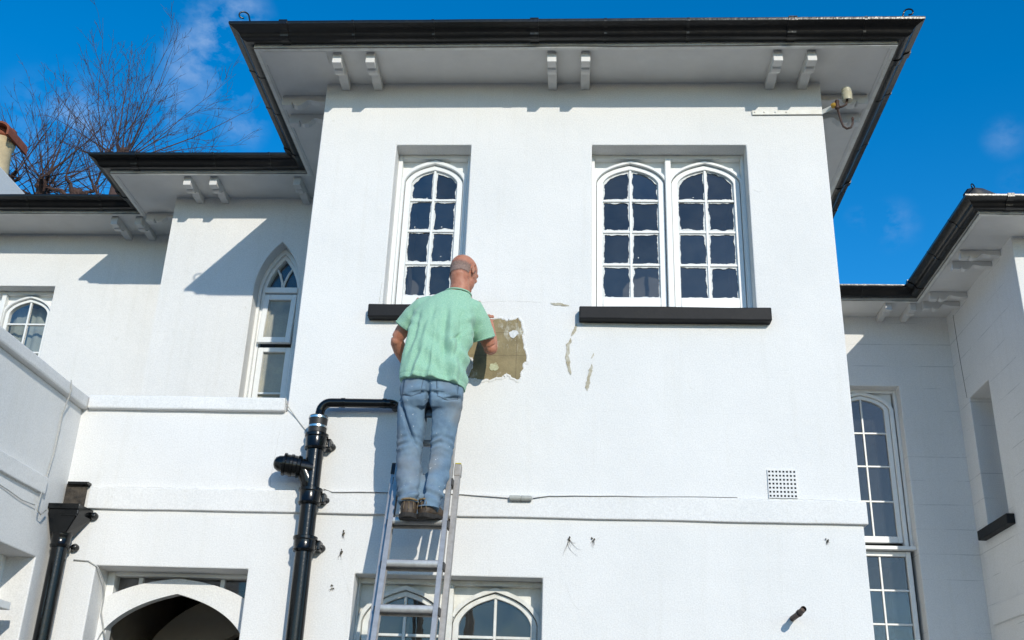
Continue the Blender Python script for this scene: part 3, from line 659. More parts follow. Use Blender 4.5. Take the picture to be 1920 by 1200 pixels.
rim = MB(); rp_ = densify(PATCH, .006); rp_ = [(u+.011*(mnoise.noise(Vector((u*55, z*55, 1)))+.5*mnoise.noise(Vector((u*140, z*140, 3)))), z+.011*(mnoise.noise(Vector((u*55, z*55, 7)))+.5*mnoise.noise(Vector((u*140, z*140, 4))))) for u, z in rp_]
cu_ = sum(p[0] for p in rp_)/len(rp_); cz_ = sum(p[1] for p in rp_)/len(rp_); n = len(rp_); A_, B_, C_ = [], [], []
for i, (u, z) in enumerate(rp_):
    t = Vector(rp_[(i+3) % n])-Vector(rp_[i-3]); o_ = Vector((t.y, -t.x)).normalized()
    if o_.dot(Vector((u-cu_, z-cz_))) < 0 and o_.length: o_ = o_ if False else o_
    sgn = 1 if o_.dot(Vector((u-cu_, z-cz_))) > 0 else -1
    wd = .016+.008*mnoise.noise(Vector((u*30, z*30, 2))); A_.append(PF(u-o_.x*sgn*.002, z-o_.y*sgn*.002, .0036)); B_.append(PF(u+o_.x*sgn*.002, z+o_.y*sgn*.002, .0085)); C_.append(PF(u+o_.x*sgn*wd, z+o_.y*sgn*wd, .0006))
rim.add(A_+B_+C_, [(i, (i+1) % n, n+(i+1) % n, n+i) for i in range(n)]+[(n+i, n+(i+1) % n, 2*n+(i+1) % n, 2*n+i) for i in range(n)]); rim.build('paint_edge', M['render'], wall_front, smooth=True)
def blobpts(u, z, a, b, n=14, s=0): return [(u+a*math.cos(2*math.pi*i/n)*(1+.25*mnoise.noise(Vector((i*.9, s, 0)))), z+b*math.sin(2*math.pi*i/n)*(1+.25*mnoise.noise(Vector((i*.9, s, 5))))) for i in range(n)]
sheet('filler_spot', [(-.424, 4.268), (-.40, 4.285), (-.37, 4.28), (-.362, 4.262), (-.378, 4.245), (-.392, 4.228), (-.412, 4.235), (-.42, 4.25)], .007, 'smear', wall_front, jag=.003)
M['filler'] = mat('greenish_filler', (.52, .56, .38), .8, color2=(.33, .30, .17), vscale=55)
sheet('filler_spot', blobpts(-.508, 4.033, .03, .026, s=2), .0068, 'filler', wall_front, jag=.008, step=.004)
M['scrape'] = mat('scraped_render', (.30, .255, .16), .9, color2=(.55, .53, .46), vscale=30, bump=.6, bscale=90, bdist=.004)
def strip(path, wid, seed):
    L, Rr = [], []
    pts = [Vector(p) for p in path]; d = []
    for i in range(len(pts)-1):
        k = max(1, int((pts[i+1]-pts[i]).length/.01)); d += [pts[i].lerp(pts[i+1], j/k) for j in range(k)]
    d.append(pts[-1])
    for i, p in enumerate(d):
        t = (d[min(i+1, len(d)-1)]-d[max(i-1, 0)]).normalized(); nn = Vector((-t.y, t.x)); w = wid*(.55+.9*abs(mnoise.noise(Vector((i*.37, seed, 0)))))*min(1, .25+min(i, len(d)-1-i)*.3)
        s = .5*wid*mnoise.noise(Vector((i*.3, seed, 9))); L.append(tuple(p+nn*(w+s))); Rr.append(tuple(p-nn*(w-s)))
    sheet('scraped_crack', L+list(reversed(Rr)), .0035, 'scrape', wall_front, jag=.003)
strip([(-.165, 4.479), (-.13, 4.470), (-.10, 4.468), (-.045, 4.459)], .010, 1)
strip([(.003, 4.335), (-.008, 4.29), (-.03, 4.25)], .012, 2); strip([(-.034, 4.235), (-.048, 4.19), (-.052, 4.105), (-.045, 4.05), (-.032, 3.99)], .015, 3)
strip([(.113, 4.135), (.10, 4.10)], .008, 5); strip([(.10, 4.06), (.088, 4.0), (.075, 3.94), (.072, 3.885)], .014, 4)
M['crack'] = mat('hairline_crack', (.42, .41, .38), .9)
def crack(pts, seed, r_=.0011):
    d = []; P_ = [Vector(p) for p in pts]
    for i in range(len(P_)-1):
        k = max(2, int((P_[i+1]-P_[i]).length/.02)); d += [P_[i].lerp(P_[i+1], j/k) for j in range(k)]
    mb = MB(); mb.tube([PF(p.x+.006*mnoise.noise(Vector((i*.5, seed, 0))), p.y+.006*mnoise.noise(Vector((i*.5, seed, 4))), .0004) for i, p in enumerate(d)], [r_*(.4+.9*abs(mnoise.noise(Vector((i*.4, seed, 2))))) for i in range(len(d))], 4); mb.build('hairline_crack', M['crack'], wall_front)
crack([(-1.815, 3.60), (-1.825, 3.42), (-1.835, 3.30), (-1.83, 3.245), (-1.78, 3.228), (-1.66, 3.232)], 1); crack([(-2.9, 3.225), (-2.5, 3.227), (-2.2, 3.223), (-1.9, 3.228)], 2, .0014); crack([(.95, 3.228), (1.3, 3.232), (1.66, 3.226)], 3, .0013)
crack([(-1.36, 2.85), (-1.33, 2.72), (-1.30, 2.66), (-1.285, 2.60)], 4, .0008); crack([(-.05, 2.72), (.0, 2.60), (.05, 2.55)], 5, .0007); crack([(.15, 2.985), (.12, 2.955)], 6); crack([(-2.42, 3.715), (-2.42, 3.80)], 7, .001); crack([(-.66, 4.475), (-.45, 4.49), (-.2, 4.482)], 8, .0007)
crack([(1.16, 5.32), (1.2, 5.30), (1.24, 5.31)], 9, .0008); crack([(-1.262, 4.62), (-1.268, 4.52), (-1.272, 4.44)], 10, .0022)
mb = MB(); mb.tube([PW(3.80-.0005*k*k+.004*mnoise.noise(Vector((k*.6, 3, 1))), 6.12-.09*k, .001) for k in range(11)], .0028, 5); mb.build('hairline_crack', M['cable_dark'], house)
# broken-out hole over the hopper: flat plate, its inner shade painted dark
mb = MB(); mb.fbox(PF, -3.075, -2.942, 3.09, 3.235, .023, .0235); mb.build('wall_hole', M['hole_dark'], wall_front)
mb = MB(); mb.fbox(PF, -3.06, -2.93, 3.224, 3.243, .0, .05); mb.build('hole_lintel', M['black'], wall_front, bevel=.004)

# air brick
vent = MB(); u0, u1, z0, z1 = 1.135, 1.302, 3.236, 3.406; nx, nz = 8, 7; hw = .0058
us = [u0]; zs_ = [z0]
for i in range(nx): cu_ = u0+(u1-u0)*(i+.5)/nx; us += [cu_-hw, cu_+hw]
for i in range(nz): cz_ = z0+(z1-z0)*(i+.5)/nz; zs_ += [cz_-hw, cz_+hw]
us.append(u1); zs_.append(z1)
for i in range(len(us)-1):
    for j in range(len(zs_)-1):
        if i % 2 == 1 and j % 2 == 1:
            for e0, e1 in (((us[i], zs_[j]), (us[i+1], zs_[j])), ((us[i+1], zs_[j]), (us[i+1], zs_[j+1])), ((us[i+1], zs_[j+1]), (us[i], zs_[j+1])), ((us[i], zs_[j+1]), (us[i], zs_[j]))):
                vent.add([PF(*e0, .009), PF(*e1, .009), PF(*e1, .001), PF(*e0, .001)], [(0, 1, 2, 3)])
        else: vent.add([PF(us[i], zs_[j], .009), PF(us[i+1], zs_[j], .009), PF(us[i+1], zs_[j+1], .009), PF(us[i], zs_[j+1], .009)], [(0, 1, 2, 3)])
for e0, e1 in (((u0, z0), (u1, z0)), ((u1, z0), (u1, z1)), ((u1, z1), (u0, z1)), ((u0, z1), (u0, z0))): vent.add([PF(*e0, .009), PF(*e1, .009), PF(*e1, -.002), PF(*e0, -.002)], [(0, 1, 2, 3)])
vo = vent.build('air_brick', M['render'], house)
mb = MB(); mb.add([PF(u0, z0, .0012), PF(u1, z0, .0012), PF(u1, z1, .0012), PF(u0, z1, .0012)], [(0, 1, 2, 3)]); mb.build('hole_backing', mat('air_brick_shade', (.008, .008, .008), .9), vo)  # black plate behind the grille: shade of the holes painted in

# ------------------------------------------------------------------ pipes
sp = empty('soil_pipe', (-1.555, -.1, 0)); tag(sp, 'thick glossy black soil pipe with side branch and bent top, left of the ladder', 'drainpipe')
def at(o, parent):      # keep world coordinates for meshes made in place
    o.parent = parent; o.matrix_parent_inverse = Matrix.Translation(-Vector(parent.location)); return o
X, Y = -1.555, -.1
mb = MB(); mb.lathe((X, Y, 0), (0, 0, 1), [(0, .05), (3.60, .05)], 28); at(mb.build('pipe', M['black'], smooth='auto'), sp)
def collar(zc, h, r0=.05):
    mb = MB(); mb.lathe((X, Y, zc-h/2), (0, 0, 1), [(0, r0+.001), (0, r0+.012), (.012, r0+.017), (.02, r0+.012), (h-.026, r0+.014), (h-.02, r0+.021), (h-.004, r0+.021), (h, r0+.013), (h, r0+.001)], 28)
    return at(mb.build('collar', M['black'], smooth='auto'), sp)
for z, h in ((3.50, .10), (3.165, .10), (2.885, .09), (1.4, .1)):
    collar(z, h)
    mb = MB(); mb.box(X+.04, X+.085, Y+.02, -.001, z-.03, z+.03); at(mb.build('wall_lug', M['black'], bevel=.008), sp)
    mb = MB(); mb.lathe((X+.082, -.001, z-.004), (0, -1, 0), [(0, .02), (.02, .02), (.034, .012), (.036, .004)], 14); at(mb.build('fixing_bolt', M['black'], smooth='auto'), sp)
mb = MB(); mb.lathe((X, Y, 3.555), (0, 0, 1), [(0, .042), (.0, .054), (.105, .056), (.108, .05), (.11, .03)], 26); at(mb.build('rubber_coupling', M['rubber'], smooth='auto'), sp)
for z in (3.585, 3.642):
    mb = MB(); mb.lathe((X, Y, z), (0, 0, 1), [(0, .0565), (.0, .0595), (.012, .0595), (.012, .0565)], 26); at(mb.build('hose_clip', M['steel'], smooth='auto'), sp)
pts = [(X, Y+.01, 3.62), (X, Y+.015, 3.69)]+[(X+.062-.062*math.cos(a_), Y+.02, 3.697+.06*math.sin(a_)) for a_ in [math.pi/2*i/8 for i in range(9)]]+[(-1.17, -.075, 3.758), (-1.14, -.073, 3.758)]+[(-1.14+.035*math.sin(a_), -.073+.035*(1-math.cos(a_)), 3.758) for a_ in [math.pi/2*i/6 for i in range(1, 7)]]+[(-1.105, .01, 3.758)]
mb = MB(); mb.tube(pts, .028, 18); at(mb.build('waste_pipe', M['black'], smooth='auto'), sp)
for xx, ww in ((-1.43, .022), (-1.175, .022)):
    mb = MB(); mb.lathe((xx, -.079, 3.758), (1, 0, 0), [(0, .0285), (0, .031), (ww, .031), (ww, .0285)], 18); at(mb.build('joint', M['black'], smooth='auto'), sp)
br0 = Vector((X, Y, 3.33)); bd = Vector((-.88, -.18, .10)).normalized()
mb = MB(); mb.lathe(br0, bd, [(0, .054), (.07, .053), (.075, .064), (.092, .069), (.098, .063), (.118, .063), (.122, .068), (.136, .068), (.14, .063), (.160, .062), (.165, .069), (.178, .068), (.182, .05), (.205, .046), (.226, .034), (.235, .012)], 26); at(mb.build('branch', M['black'], smooth='auto'), sp)
mb = MB(); mb.tube([br0+Vector((0, 0, -.17)), br0+Vector((-.018, 0, -.075)), br0+Vector((-.05, -.008, -.008)), br0+bd*.10], [.048, .05, .052, .052], 20); at(mb.build('branch_sweep', M['black'], smooth=True), sp)

rw = empty('rainwater_pipe', (-3.01, -.1, 0)); tag(rw, 'black rainwater pipe with square hopper in the corner beside the porch doorway', 'drainpipe')
X, Y = -3.01, -.085
mb = MB(); mb.lathe((X, Y, 0), (0, 0, 1), [(0, .046), (2.90, .046)], 26); at(mb.build('pipe', M['black'], smooth='auto'), rw)
mb = MB(); mb.lathe((X, Y, 2.835), (0, 0, 1), [(0, .047), (0, .055), (.014, .058), (.02, .054), (.06, .054), (.07, .058), (.085, .056), (.085, .04)], 26); at(mb.build('collar', M['black'], smooth='auto'), rw)
mb = MB()                                     # hopper head: tapered box with a rolled rim
bt = [(-3.055, -.14), (-2.965, -.14), (-2.965, -.03), (-3.055, -.03)]; tpz = [(-3.082, -.17), (-2.90, -.17), (-2.885, -.002), (-3.082, -.002)]
vs_ = [(x, y, 2.91) for x, y in bt]+[(x, y, 3.02) for x, y in tpz]+[(x, y, 3.075) for x, y in tpz]
mb.add(vs_, [(3, 2, 1, 0)]+[(i+4*k, (i+1) % 4+4*k, (i+1) % 4+4*k+4, i+4*k+4) for k in (0, 1) for i in range(4)]); at(mb.build('hopper', M['black'], bevel=.006), rw)
mb = MB(); mb.box(-3.0845, -2.893, -.182, -.172, 3.045, 3.078); at(mb.build('hopper_rim', M['black'], bevel=.004), rw)
mb = MB(); mb.box(-3.0, -2.902, -.178, -.17, 3.005, 3.014); at(mb.build('hopper_bead', M['black'], bevel=.003), rw)
for z, xx in ((3.04, -2.872), (2.85, -2.952)):
    mb = MB(); mb.lathe((xx, -.001, z), (0, -1, 0), [(0, .022), (.02, .024), (.04, .016), (.045, .004)], 14); at(mb.build('fixing_bolt', M['black'], smooth='auto'), rw)

op_ = MB(); op_.tube([(1.222, .02, 2.552), (1.228, -.06, 2.556), (1.238, -.13, 2.563), (1.250, -.19, 2.578)], [.0155, .0155, .016, .0165], 14, caps=False)
op_.lathe((1.236, -.122, 2.562), (.06, -1, .12), [(0, .0165), (0, .019), (.018, .019), (.018, .0165)], 14)
op_.lathe((1.2465, -.172, 2.573), (.2, -1, .2), [(0, .006), (.001, .0150)], 14)
tag(op_.build('overflow_pipe', M['iron'], smooth='auto'), 'short rusty overflow pipe sticking out low on the white wall', 'pipe')

# iron bracket with insulator at the corner under the eaves
ib = empty('insulator_bracket', (1.68, -.03, 5.9)); tag(ib, 'white wall strap with cream porcelain insulator and rusty iron hook under the eaves corner', 'bracket')
mb = MB(); mb.add([(1.189, -.006, 5.902), (1.66, -.006, 5.905), (1.735, -.075, 5.912), (1.735, -.08, 5.912), (1.66, -.013, 5.905), (1.189, -.013, 5.902)]+[(1.189, -.006, 5.937), (1.66, -.006, 5.94), (1.735, -.075, 5.945), (1.735, -.08, 5.945), (1.66, -.013, 5.94), (1.189, -.013, 5.937)],
       [(0, 1, 2, 3, 4, 5), (11, 10, 9, 8, 7, 6)]+[(i, (i+1) % 6, 6+(i+1) % 6, 6+i) for i in range(6)]); at(mb.build('strap', M['wood_old'], bevel=.002), ib)
for xx in (1.205, 1.27, 1.345, 1.42):
    mb = MB(); mb.lathe((xx, -.012, 5.921), (0, -1, 0), [(0, .006), (.004, .006), (.007, .003)], 10); at(mb.build('screw', M['wood_old'], smooth='auto'), ib)
mb = MB(); mb.lathe((1.712, -.075, 5.925), (.6, -.5, 0), [(0, .017), (.014, .02), (.028, .015), (.03, .005)], 14); at(mb.build('lug', M['brass'], smooth='auto'), ib)
mb = MB(); mb.lathe((1.742, -.09, 5.895), (.05, 0, 1), [(0, .012), (.0, .015), (.06, .015), (.066, .012)], 14); at(mb.build('post', M['iron'], smooth='auto'), ib)
mb = MB(); mb.tube([(1.742, -.09, 5.90), (1.75, -.095, 5.84), (1.757, -.1, 5.78), (1.765, -.105, 5.742), (1.785, -.11, 5.722), (1.81, -.115, 5.728), (1.823, -.118, 5.752), (1.827, -.12, 5.79)], .0075, 10); at(mb.build('hook', M['iron'], smooth=True), ib)
mb = MB(); mb.lathe((1.827, -.12, 5.785), (0, 0, 1), [(0, .009), (.012, .009), (.02, .006)], 10); at(mb.build('hook_tip', M['iron'], smooth='auto'), ib)
mb = MB(); mb.tube([(1.742, -.09, 5.905), (1.775, -.10, 5.905), (1.80, -.105, 5.918), (1.81, -.11, 5.96)], .0075, 10); at(mb.build('arm', M['iron'], smooth=True), ib)
mb = MB(); mb.lathe((1.81, -.11, 5.945), (0, 0, 1), [(.01, .012), (.0, .028), (.0, .033), (.055, .035), (.062, .031), (.075, .034), (.082, .030), (.092, .032), (.102, .024), (.106, .008)], 22); at(mb.build('insulator', M['porcelain'], smooth='auto'), ib)

# cables and junction box
def cable(pts, r, material, label, wob=.004, seed=0):
    P_ = [Vector(p) for p in pts]; out = []
    for i in range(len(P_)-1):
        k = max(1, int((P_[i+1]-P_[i]).length/.05))
        for j in range(k):
            q = P_[i].lerp(P_[i+1], j/k); out.append(q+Vector((mnoise.noise(q*6+Vector((seed, 0, 0))), 0, mnoise.noise(q*6+Vector((seed, 3, 0)))))*wob)
    out.append(P_[-1]); mb = MB(); mb.tube(out, r, 6); return tag(mb.build('cable', M[material], smooth=True), label, 'cable')
cable([(-1.50, -.008, 3.235), (-1.44, -.027, 3.212), (-1.0, -.027, 3.219), (-.66, -.027, 3.214), (-.39, -.03, 3.197)], .0028, 'cable_mid', 'thin cable along the moulding from the soil pipe to the small junction box', .003, 1)
cable([(-.245, -.03, 3.199), (-.15, -.026, 3.216), (.4, -.026, 3.224), (.95, -.025, 3.229)], .0026, 'cable_mid', 'thin cable along the moulding right of the small junction box', .003, 2)
cable([(-1.79, -.042, 3.80), (-1.785, -.03, 3.76), (-1.72, -.005, 3.68), (-1.62, -.005, 3.565)], .003, 'cable', 'thin slack cable from the end of the coping to the soil pipe', .002, 3)
cable([(-3.042, -.30, 3.80), (-3.035, -.28, 3.74), (-3.07, -.26, 3.60), (-3.075, -.25, 3.35), (-3.075, -.28, 3.20), (-3.06, -.34, 3.06), (-3.05, -.36, 2.99), (-3.055, -.30, 2.98), (-3.06, -.24, 3.02)], .0038, 'cable', 'white cable looping down the side wall from the sloping coping', .006, 4)
cable([(-3.078, -1.0, 3.05), (-3.076, -.7, 3.03), (-3.074, -.5, 3.015), (-3.07, -.36, 3.02)], .003, 'cable', 'thin white cable sagging across the wall beside the hopper', .003, 5)
cable([(-2.95, -.006, 2.78), (-2.86, -.006, 2.775), (-2.80, -.004, 2.745), (-2.788, .08, 2.68), (-2.78, .12, 2.60), (-2.79, .14, 2.50), (-2.77, .155, 2.42), (-2.75, .16, 2.36)], .0042, 'cable', 'thin cable trailing into the arched porch doorway', .008, 6)
jb = MB(); jb.lathe((-.385, -.04, 3.196), (1, 0, 0), [(0, .006), (.004, .016), (.066, .017), (.068, .013), (.072, .013), (.074, .017), (.132, .016), (.138, .006)], 14)
jb.box(-.37, -.265, -.026, -.022, 3.182, 3.21)
tag(jb.build('junction_box', mat('grey_plastic', (.42, .43, .40), .5, var=.3, vscale=40), smooth='auto'), 'small grey cable connector on the moulding right of the ladder', 'junction box')

# dead ivy clinging to the wall
def ivy(u, z, size, seed, label):
    rng = random.Random(seed); mb = MB()
    for k in range(rng.randint(5, 9)):
        a_ = rng.uniform(-2.1, -1.1) if k > 1 else -1.75; L = size*rng.uniform(.35, 1.0); p = Vector((u+rng.uniform(-.01, .01), -.003, z)); pts = [p]
        for s in range(5):
            p = p+Vector((math.cos(a_), 0, math.sin(a_)))*L/5; a_ += rng.uniform(-.5, .5); pts.append(Vector((p.x, -.003-.002*rng.random(), p.z)))
        mb.tube(pts, [.0013*(1-.15*s) for s in range(6)], 4)
    for k in range(4):
        p = Vector((u+rng.uniform(-.008, .008), -.006, z+rng.uniform(-.012, .016))); r_ = rng.uniform(.003, .008)
        mb.add([p+Vector((r_*math.cos(q*1.26+k)*rng.uniform(.5, 1), -.003*rng.random(), r_*math.sin(q*1.26+k)*rng.uniform(.7, 1.3))) for q in range(5)], [(0, 1, 2, 3, 4)])
    tag(mb.build('dead_ivy', M['ivy']), label, 'ivy', 'dead ivy scraps on the wall')
ivy(-.03, 2.975, .13, 1, 'larger tuft of dead ivy roots above right of the lower window')
ivy(.112, 2.965, .05, 2, 'short slanting scrap of dead ivy right of the larger root tuft')
ivy(-1.354, 2.976, .05, 3, 'upper scrap of dead ivy between the soil pipe and the ladder')
ivy(-1.359, 2.868, .06, 4, 'middle scrap of dead ivy with dry leaf between the soil pipe and ladder')
ivy(-1.391, 2.657, .03, 5, 'lowest speck of dead ivy left of the lower window')
ivy(1.449, 2.995, .03, 6, 'tiny dead ivy speck on the wall near its right corner')

# ------------------------------------------------------------------ ladder
ld = empty('ladder', (-.855, -1.45, 0)); tag(ld, 'two-section aluminium extension ladder leaning on the wall under the man', 'ladder')
SL = .34
def yl(z, extra=0): return -(.5+SL*(2.95-z))+extra
def rail(x0, x1, z0, z1, off, depth, material, name='rail'):
    mb = MB(); vs_ = []
    t = .004
    for z in (z0, z1):
        y = yl(z, off)
        # channel section: web outwards, two flanges
        xo, xi = (x0, x1) if x0 < -.85 else (x1, x0); sgn = 1 if xi > xo else -1
        vs_ += [(xo, y, z), (xi, y, z), (xi, y+t*1.5, z), (xo+sgn*t, y+t*1.5, z), (xo+sgn*t, y+depth-t*1.5, z), (xi, y+depth-t*1.5, z), (xi, y+depth, z), (xo, y+depth, z)]
    n = 8; mb.add(vs_, [(i, (i+1) % n, n+(i+1) % n, n+i) for i in range(n)]+[tuple(range(n)), tuple(range(2*n-1, n-1, -1))])
    return at(mb.build(name, M[material], bevel=.0015, segs=1), ld)
rail(-1.012, -.984, .28, 4.36, 0, .055, 'alu'); rail(-.714, -.688, .28, 4.36, 0, .055, 'alu')
rail(-1.043, -1.017, .0, 3.31, .06, .055, 'alu'); rail(-.680, -.650, .0, 3.31, .06, .055, 'alu_dull')
def rung(z, xa, xb, off, material='alu'):
    mb = MB(); y = yl(z, off)+.024; sec = [(-.022, -.012), (-.018, -.019), (-.004, -.022), (.010, -.018), (.018, -.006), (.020, .012), (.014, .019), (-.006, .020), (-.019, .015), (-.022, .004)]
    n = len(sec); mb.add([(x, y+a_*.95, z+b_) for x in (xa, xb) for a_, b_ in sec], [(i, (i+1) % n, n+(i+1) % n, n+i) for i in range(n)]+[tuple(range(n)), tuple(range(2*n-1, n-1, -1))])
    return at(mb.build('rung', M[material], smooth='auto'), ld)
z = 2.948
while z > .4: rung(z, -.9855, -.7125, 0); z -= .2455
z = 2.948+.2455
while z < 4.36: rung(z, -.9855, -.7125, 0); z += .2455
z = 2.948+.2455-.01
while z > .2: rung(z, -1.019, -.678, .062, 'alu_dull'); z -= .2455
for x0, x1 in ((-1.046, -1.012), (-.684, -.646)):
    mb = MB(); vs_ = []
    for zz in (3.245, 3.318):
        y = yl(zz, .055); vs_ += [(x0, y, zz), (x1, y, zz), (x1, y+.066, zz), (x0, y+.066, zz)]
    mb.add(vs_, [(3, 2, 1, 0), (4, 5, 6, 7)]+[(i, (i+1) % 4, 4+(i+1) % 4, 4+i) for i in range(4)]); at(mb.build('end_cap', M['rubber'] if x0 < -1 else M['alu_dull'], bevel=.004), ld)
mb = MB(); y = yl(3.32, .055); mb.box(-.682, -.648, y+.002, y+.06, 3.3185, 3.325); at(mb.build('label', M['yellow'], bevel=.002), ld)
for z in (3.20, 2.94, 2.70, 2.455):                                   # hooks that tie the two sections
    for x0, x1 in ((-.690, -.678), (-1.019, -1.010)):
        mb = MB(); y = yl(z); mb.box(x0, x1, y+.01, y+.085, z-.03, z+.012); at(mb.build('guide_hook', M['rubber'], bevel=.003), ld)
for x0, x1 in ((-1.05, -1.01), (-.687, -.643)):
    mb = MB(); y = yl(0, .06); mb.box(x0, x1, y-.02, y+.07, 0, .05); at(mb.build('ladder_foot', M['rubber'], bevel=.01), ld)
# ------------------------------------------------------------------ person on the ladder
import numpy as np
def rings_mb(mb, rings, n=28, sup=2.0):
    """closed loft; ring = (centre, half axis a, half axis b); sup: squareness of the section"""
    k = len(rings); vs_ = []
    for c_, a_, b_ in rings:
        c_ = Vector(c_); a_ = Vector(a_); b_ = Vector(b_)
        for j in range(n):
            t = 2*math.pi*j/n; ct, st = math.cos(t), math.sin(t)
            e = 2.0/sup; cx = math.copysign(abs(ct)**e, ct); sx_ = math.copysign(abs(st)**e, st)
            vs_.append(c_+a_*cx+b_*sx_)
    f = [(i*n+j, i*n+(j+1) % n, (i+1)*n+(j+1) % n, (i+1)*n+j) for i in range(k-1) for j in range(n)]
    f += [tuple(range(n-1, -1, -1)), tuple(range((k-1)*n, k*n))]
    mb.add(vs_, f)
def ellipsoid(mb, c_, X_, Y_, Z_, n=20, m_=12):
    c_ = Vector(c_); vs_ = []; f = []
    for i in range(m_+1):
        ph = math.pi*i/m_
        for j in range(n):
            th_ = 2*math.pi*j/n; s_ = max(math.sin(ph), 1e-3)
            vs_.append(c_+X_*(s_*math.cos(th_))+Y_*(s_*math.sin(th_))+Z_*math.cos(ph))
    f = [(i*n+j, i*n+(j+1) % n, (i+1)*n+(j+1) % n, (i+1)*n+j) for i in range(m_) for j in range(n)]
    f += [tuple(range(n-1, -1, -1)), tuple(range(m_*n, (m_+1)*n))]
    mb.add(vs_, f)
def remesh(mb, voxel, smooth_it=4, factor=.5):
    """union of overlapping closed shapes as one continuous surface"""
    me = bpy.data.meshes.new('tmp'); me.from_pydata(mb.v, [], mb.f); bm = bmesh.new(); bm.from_mesh(me); bmesh.ops.recalc_face_normals(bm, faces=bm.faces); bm.to_mesh(me); bm.free()
    o = bpy.data.objects.new('tmp', me); col.objects.link(o)
    r_ = o.modifiers.new('r', 'REMESH'); r_.mode = 'VOXEL'; r_.voxel_size = voxel; r_.use_smooth_shade = True
    if smooth_it:
        s_ = o.modifiers.new('s', 'SMOOTH'); s_.iterations = smooth_it; s_.factor = factor
    bpy.context.view_layer.update(); dg = bpy.context.evaluated_depsgraph_get()
    out = bpy.data.meshes.new_from_object(o.evaluated_get(dg)); bpy.data.objects.remove(o, do_unlink=True); return out
def displace(me, fn, flat=1.0):
    """move each vertex along its normal by fn(co, normal)"""
    ns = [v.normal.copy() for v in me.vertices]
    ds = [fn(v.co, n_) for v, n_ in zip(me.vertices, ns)]
    for v, n_, d_ in zip(me.vertices, ns, ds):
        n_.z *= flat; v.co += n_*d_
    me.update()
def link(me, name, material, parent=None):
    me.name = name; me.materials.clear(); me.materials.append(material)
    for p in me.polygons: p.use_smooth = True
    o = bpy.data.objects.new(name, me); col.objects.link(o); o.parent = parent; return o
def sstep(a_, b_, x): 
    t = max(0., min(1., (x-a_)/(b_-a_))); return t*t*(3-2*t)
def bumpf(x, c_, w): return math.exp(-((x-c_)/w)**2)

# materials
def fabric(name, base, dark, scale, weave=0):
    mt = mat(name, base, .85, spec=.2, color2=dark, vscale=scale, bump=.35, bscale=400, bdist=.0008, sheen=.25); return mt
M['shirt'] = mat('green_melange_cotton', (.37, .585, .435), .9, spec=.15, color2=(.20, .415, .295), vscale=190, bump=.4, bscale=420, bdist=.001, sheen=.15)
M['denim'] = mat('faded_denim', (.19, .285, .375), .9, spec=.15, color2=(.105, .165, .24), vscale=10, bump=.4, bscale=380, bdist=.0008)
dn = M['denim'].node_tree.nodes; dl = M['denim'].node_tree.links; dp = dn['Principled BSDF']; src = dp.inputs['Base Color'].links[0].from_socket
gg = dn.new('ShaderNodeNewGeometry')
def dmask(scale, lo, hi, loc):
    mp_ = dn.new('ShaderNodeMapping'); mp_.inputs['Location'].default_value = loc; dl.new(gg.outputs['Position'], mp_.inputs['Vector'])
    t = dn.new('ShaderNodeTexNoise'); t.inputs['Scale'].default_value = scale; t.inputs['Detail'].default_value = 4; dl.new(mp_.outputs[0], t.inputs['Vector'])
    r_ = dn.new('ShaderNodeMapRange'); r_.inputs[1].default_value = lo; r_.inputs[2].default_value = hi; dl.new(t.outputs['Fac'], r_.inputs[0]); return r_.outputs[0]
for (sc_, lo, hi, loc, colr, amt) in ((3.6, .44, .68, (.3, 0, .2), (.24, .23, .21, 1), .7), (55, .70, .73, (2, 1, 0), (.7, .72, .72, 1), .9)):
    mx_ = dn.new('ShaderNodeMixRGB'); mx_.inputs[2].default_value = colr; dl.new(src, mx_.inputs[1])
    ml_ = dn.new('ShaderNodeMath'); ml_.operation = 'MULTIPLY'; ml_.inputs[1].default_value = amt; dl.new(dmask(sc_, lo, hi, loc), ml_.inputs[0]); dl.new(ml_.outputs[0], mx_.inputs[0]); src = mx_.outputs[0]
dl.new(src, dp.inputs['Base Color'])
M['skin'] = mat('weathered_skin', (.50, .235, .155), .5, spec=.35, color2=(.37, .135, .08), vscale=28, bump=.2, bscale=160, bdist=.001)
M['skin'].node_tree.nodes['Principled BSDF'].inputs['Subsurface Weight'].default_value = .08
M['skin'].node_tree.nodes['Principled BSDF'].inputs['Subsurface Radius'].default_value = (.01, .004, .002)
M['hair'] = mat('grey_stubble', (.33, .235, .20), .9, spec=.2, color2=(.19, .13, .11), vscale=140, bump=.9, bscale=330, bdist=.003)
M['shoe'] = mat('brown_shoe_leather', (.085, .055, .032), .6, color2=(.035, .024, .016), vscale=35, bump=.4, bscale=120, bdist=.002)
M['sole'] = mat('dark_sole', (.022, .019, .017), .8, var=.3, vscale=40, bump=.5, bscale=80, bdist=.003)
M['thread'] = mat('dark_denim_seam', (.055, .075, .11), .9)  # darker denim tone for the pocket seam lines
M['shoe_trim'] = mat('tan_trim', (.26, .18, .09), .7, var=.3, vscale=60)

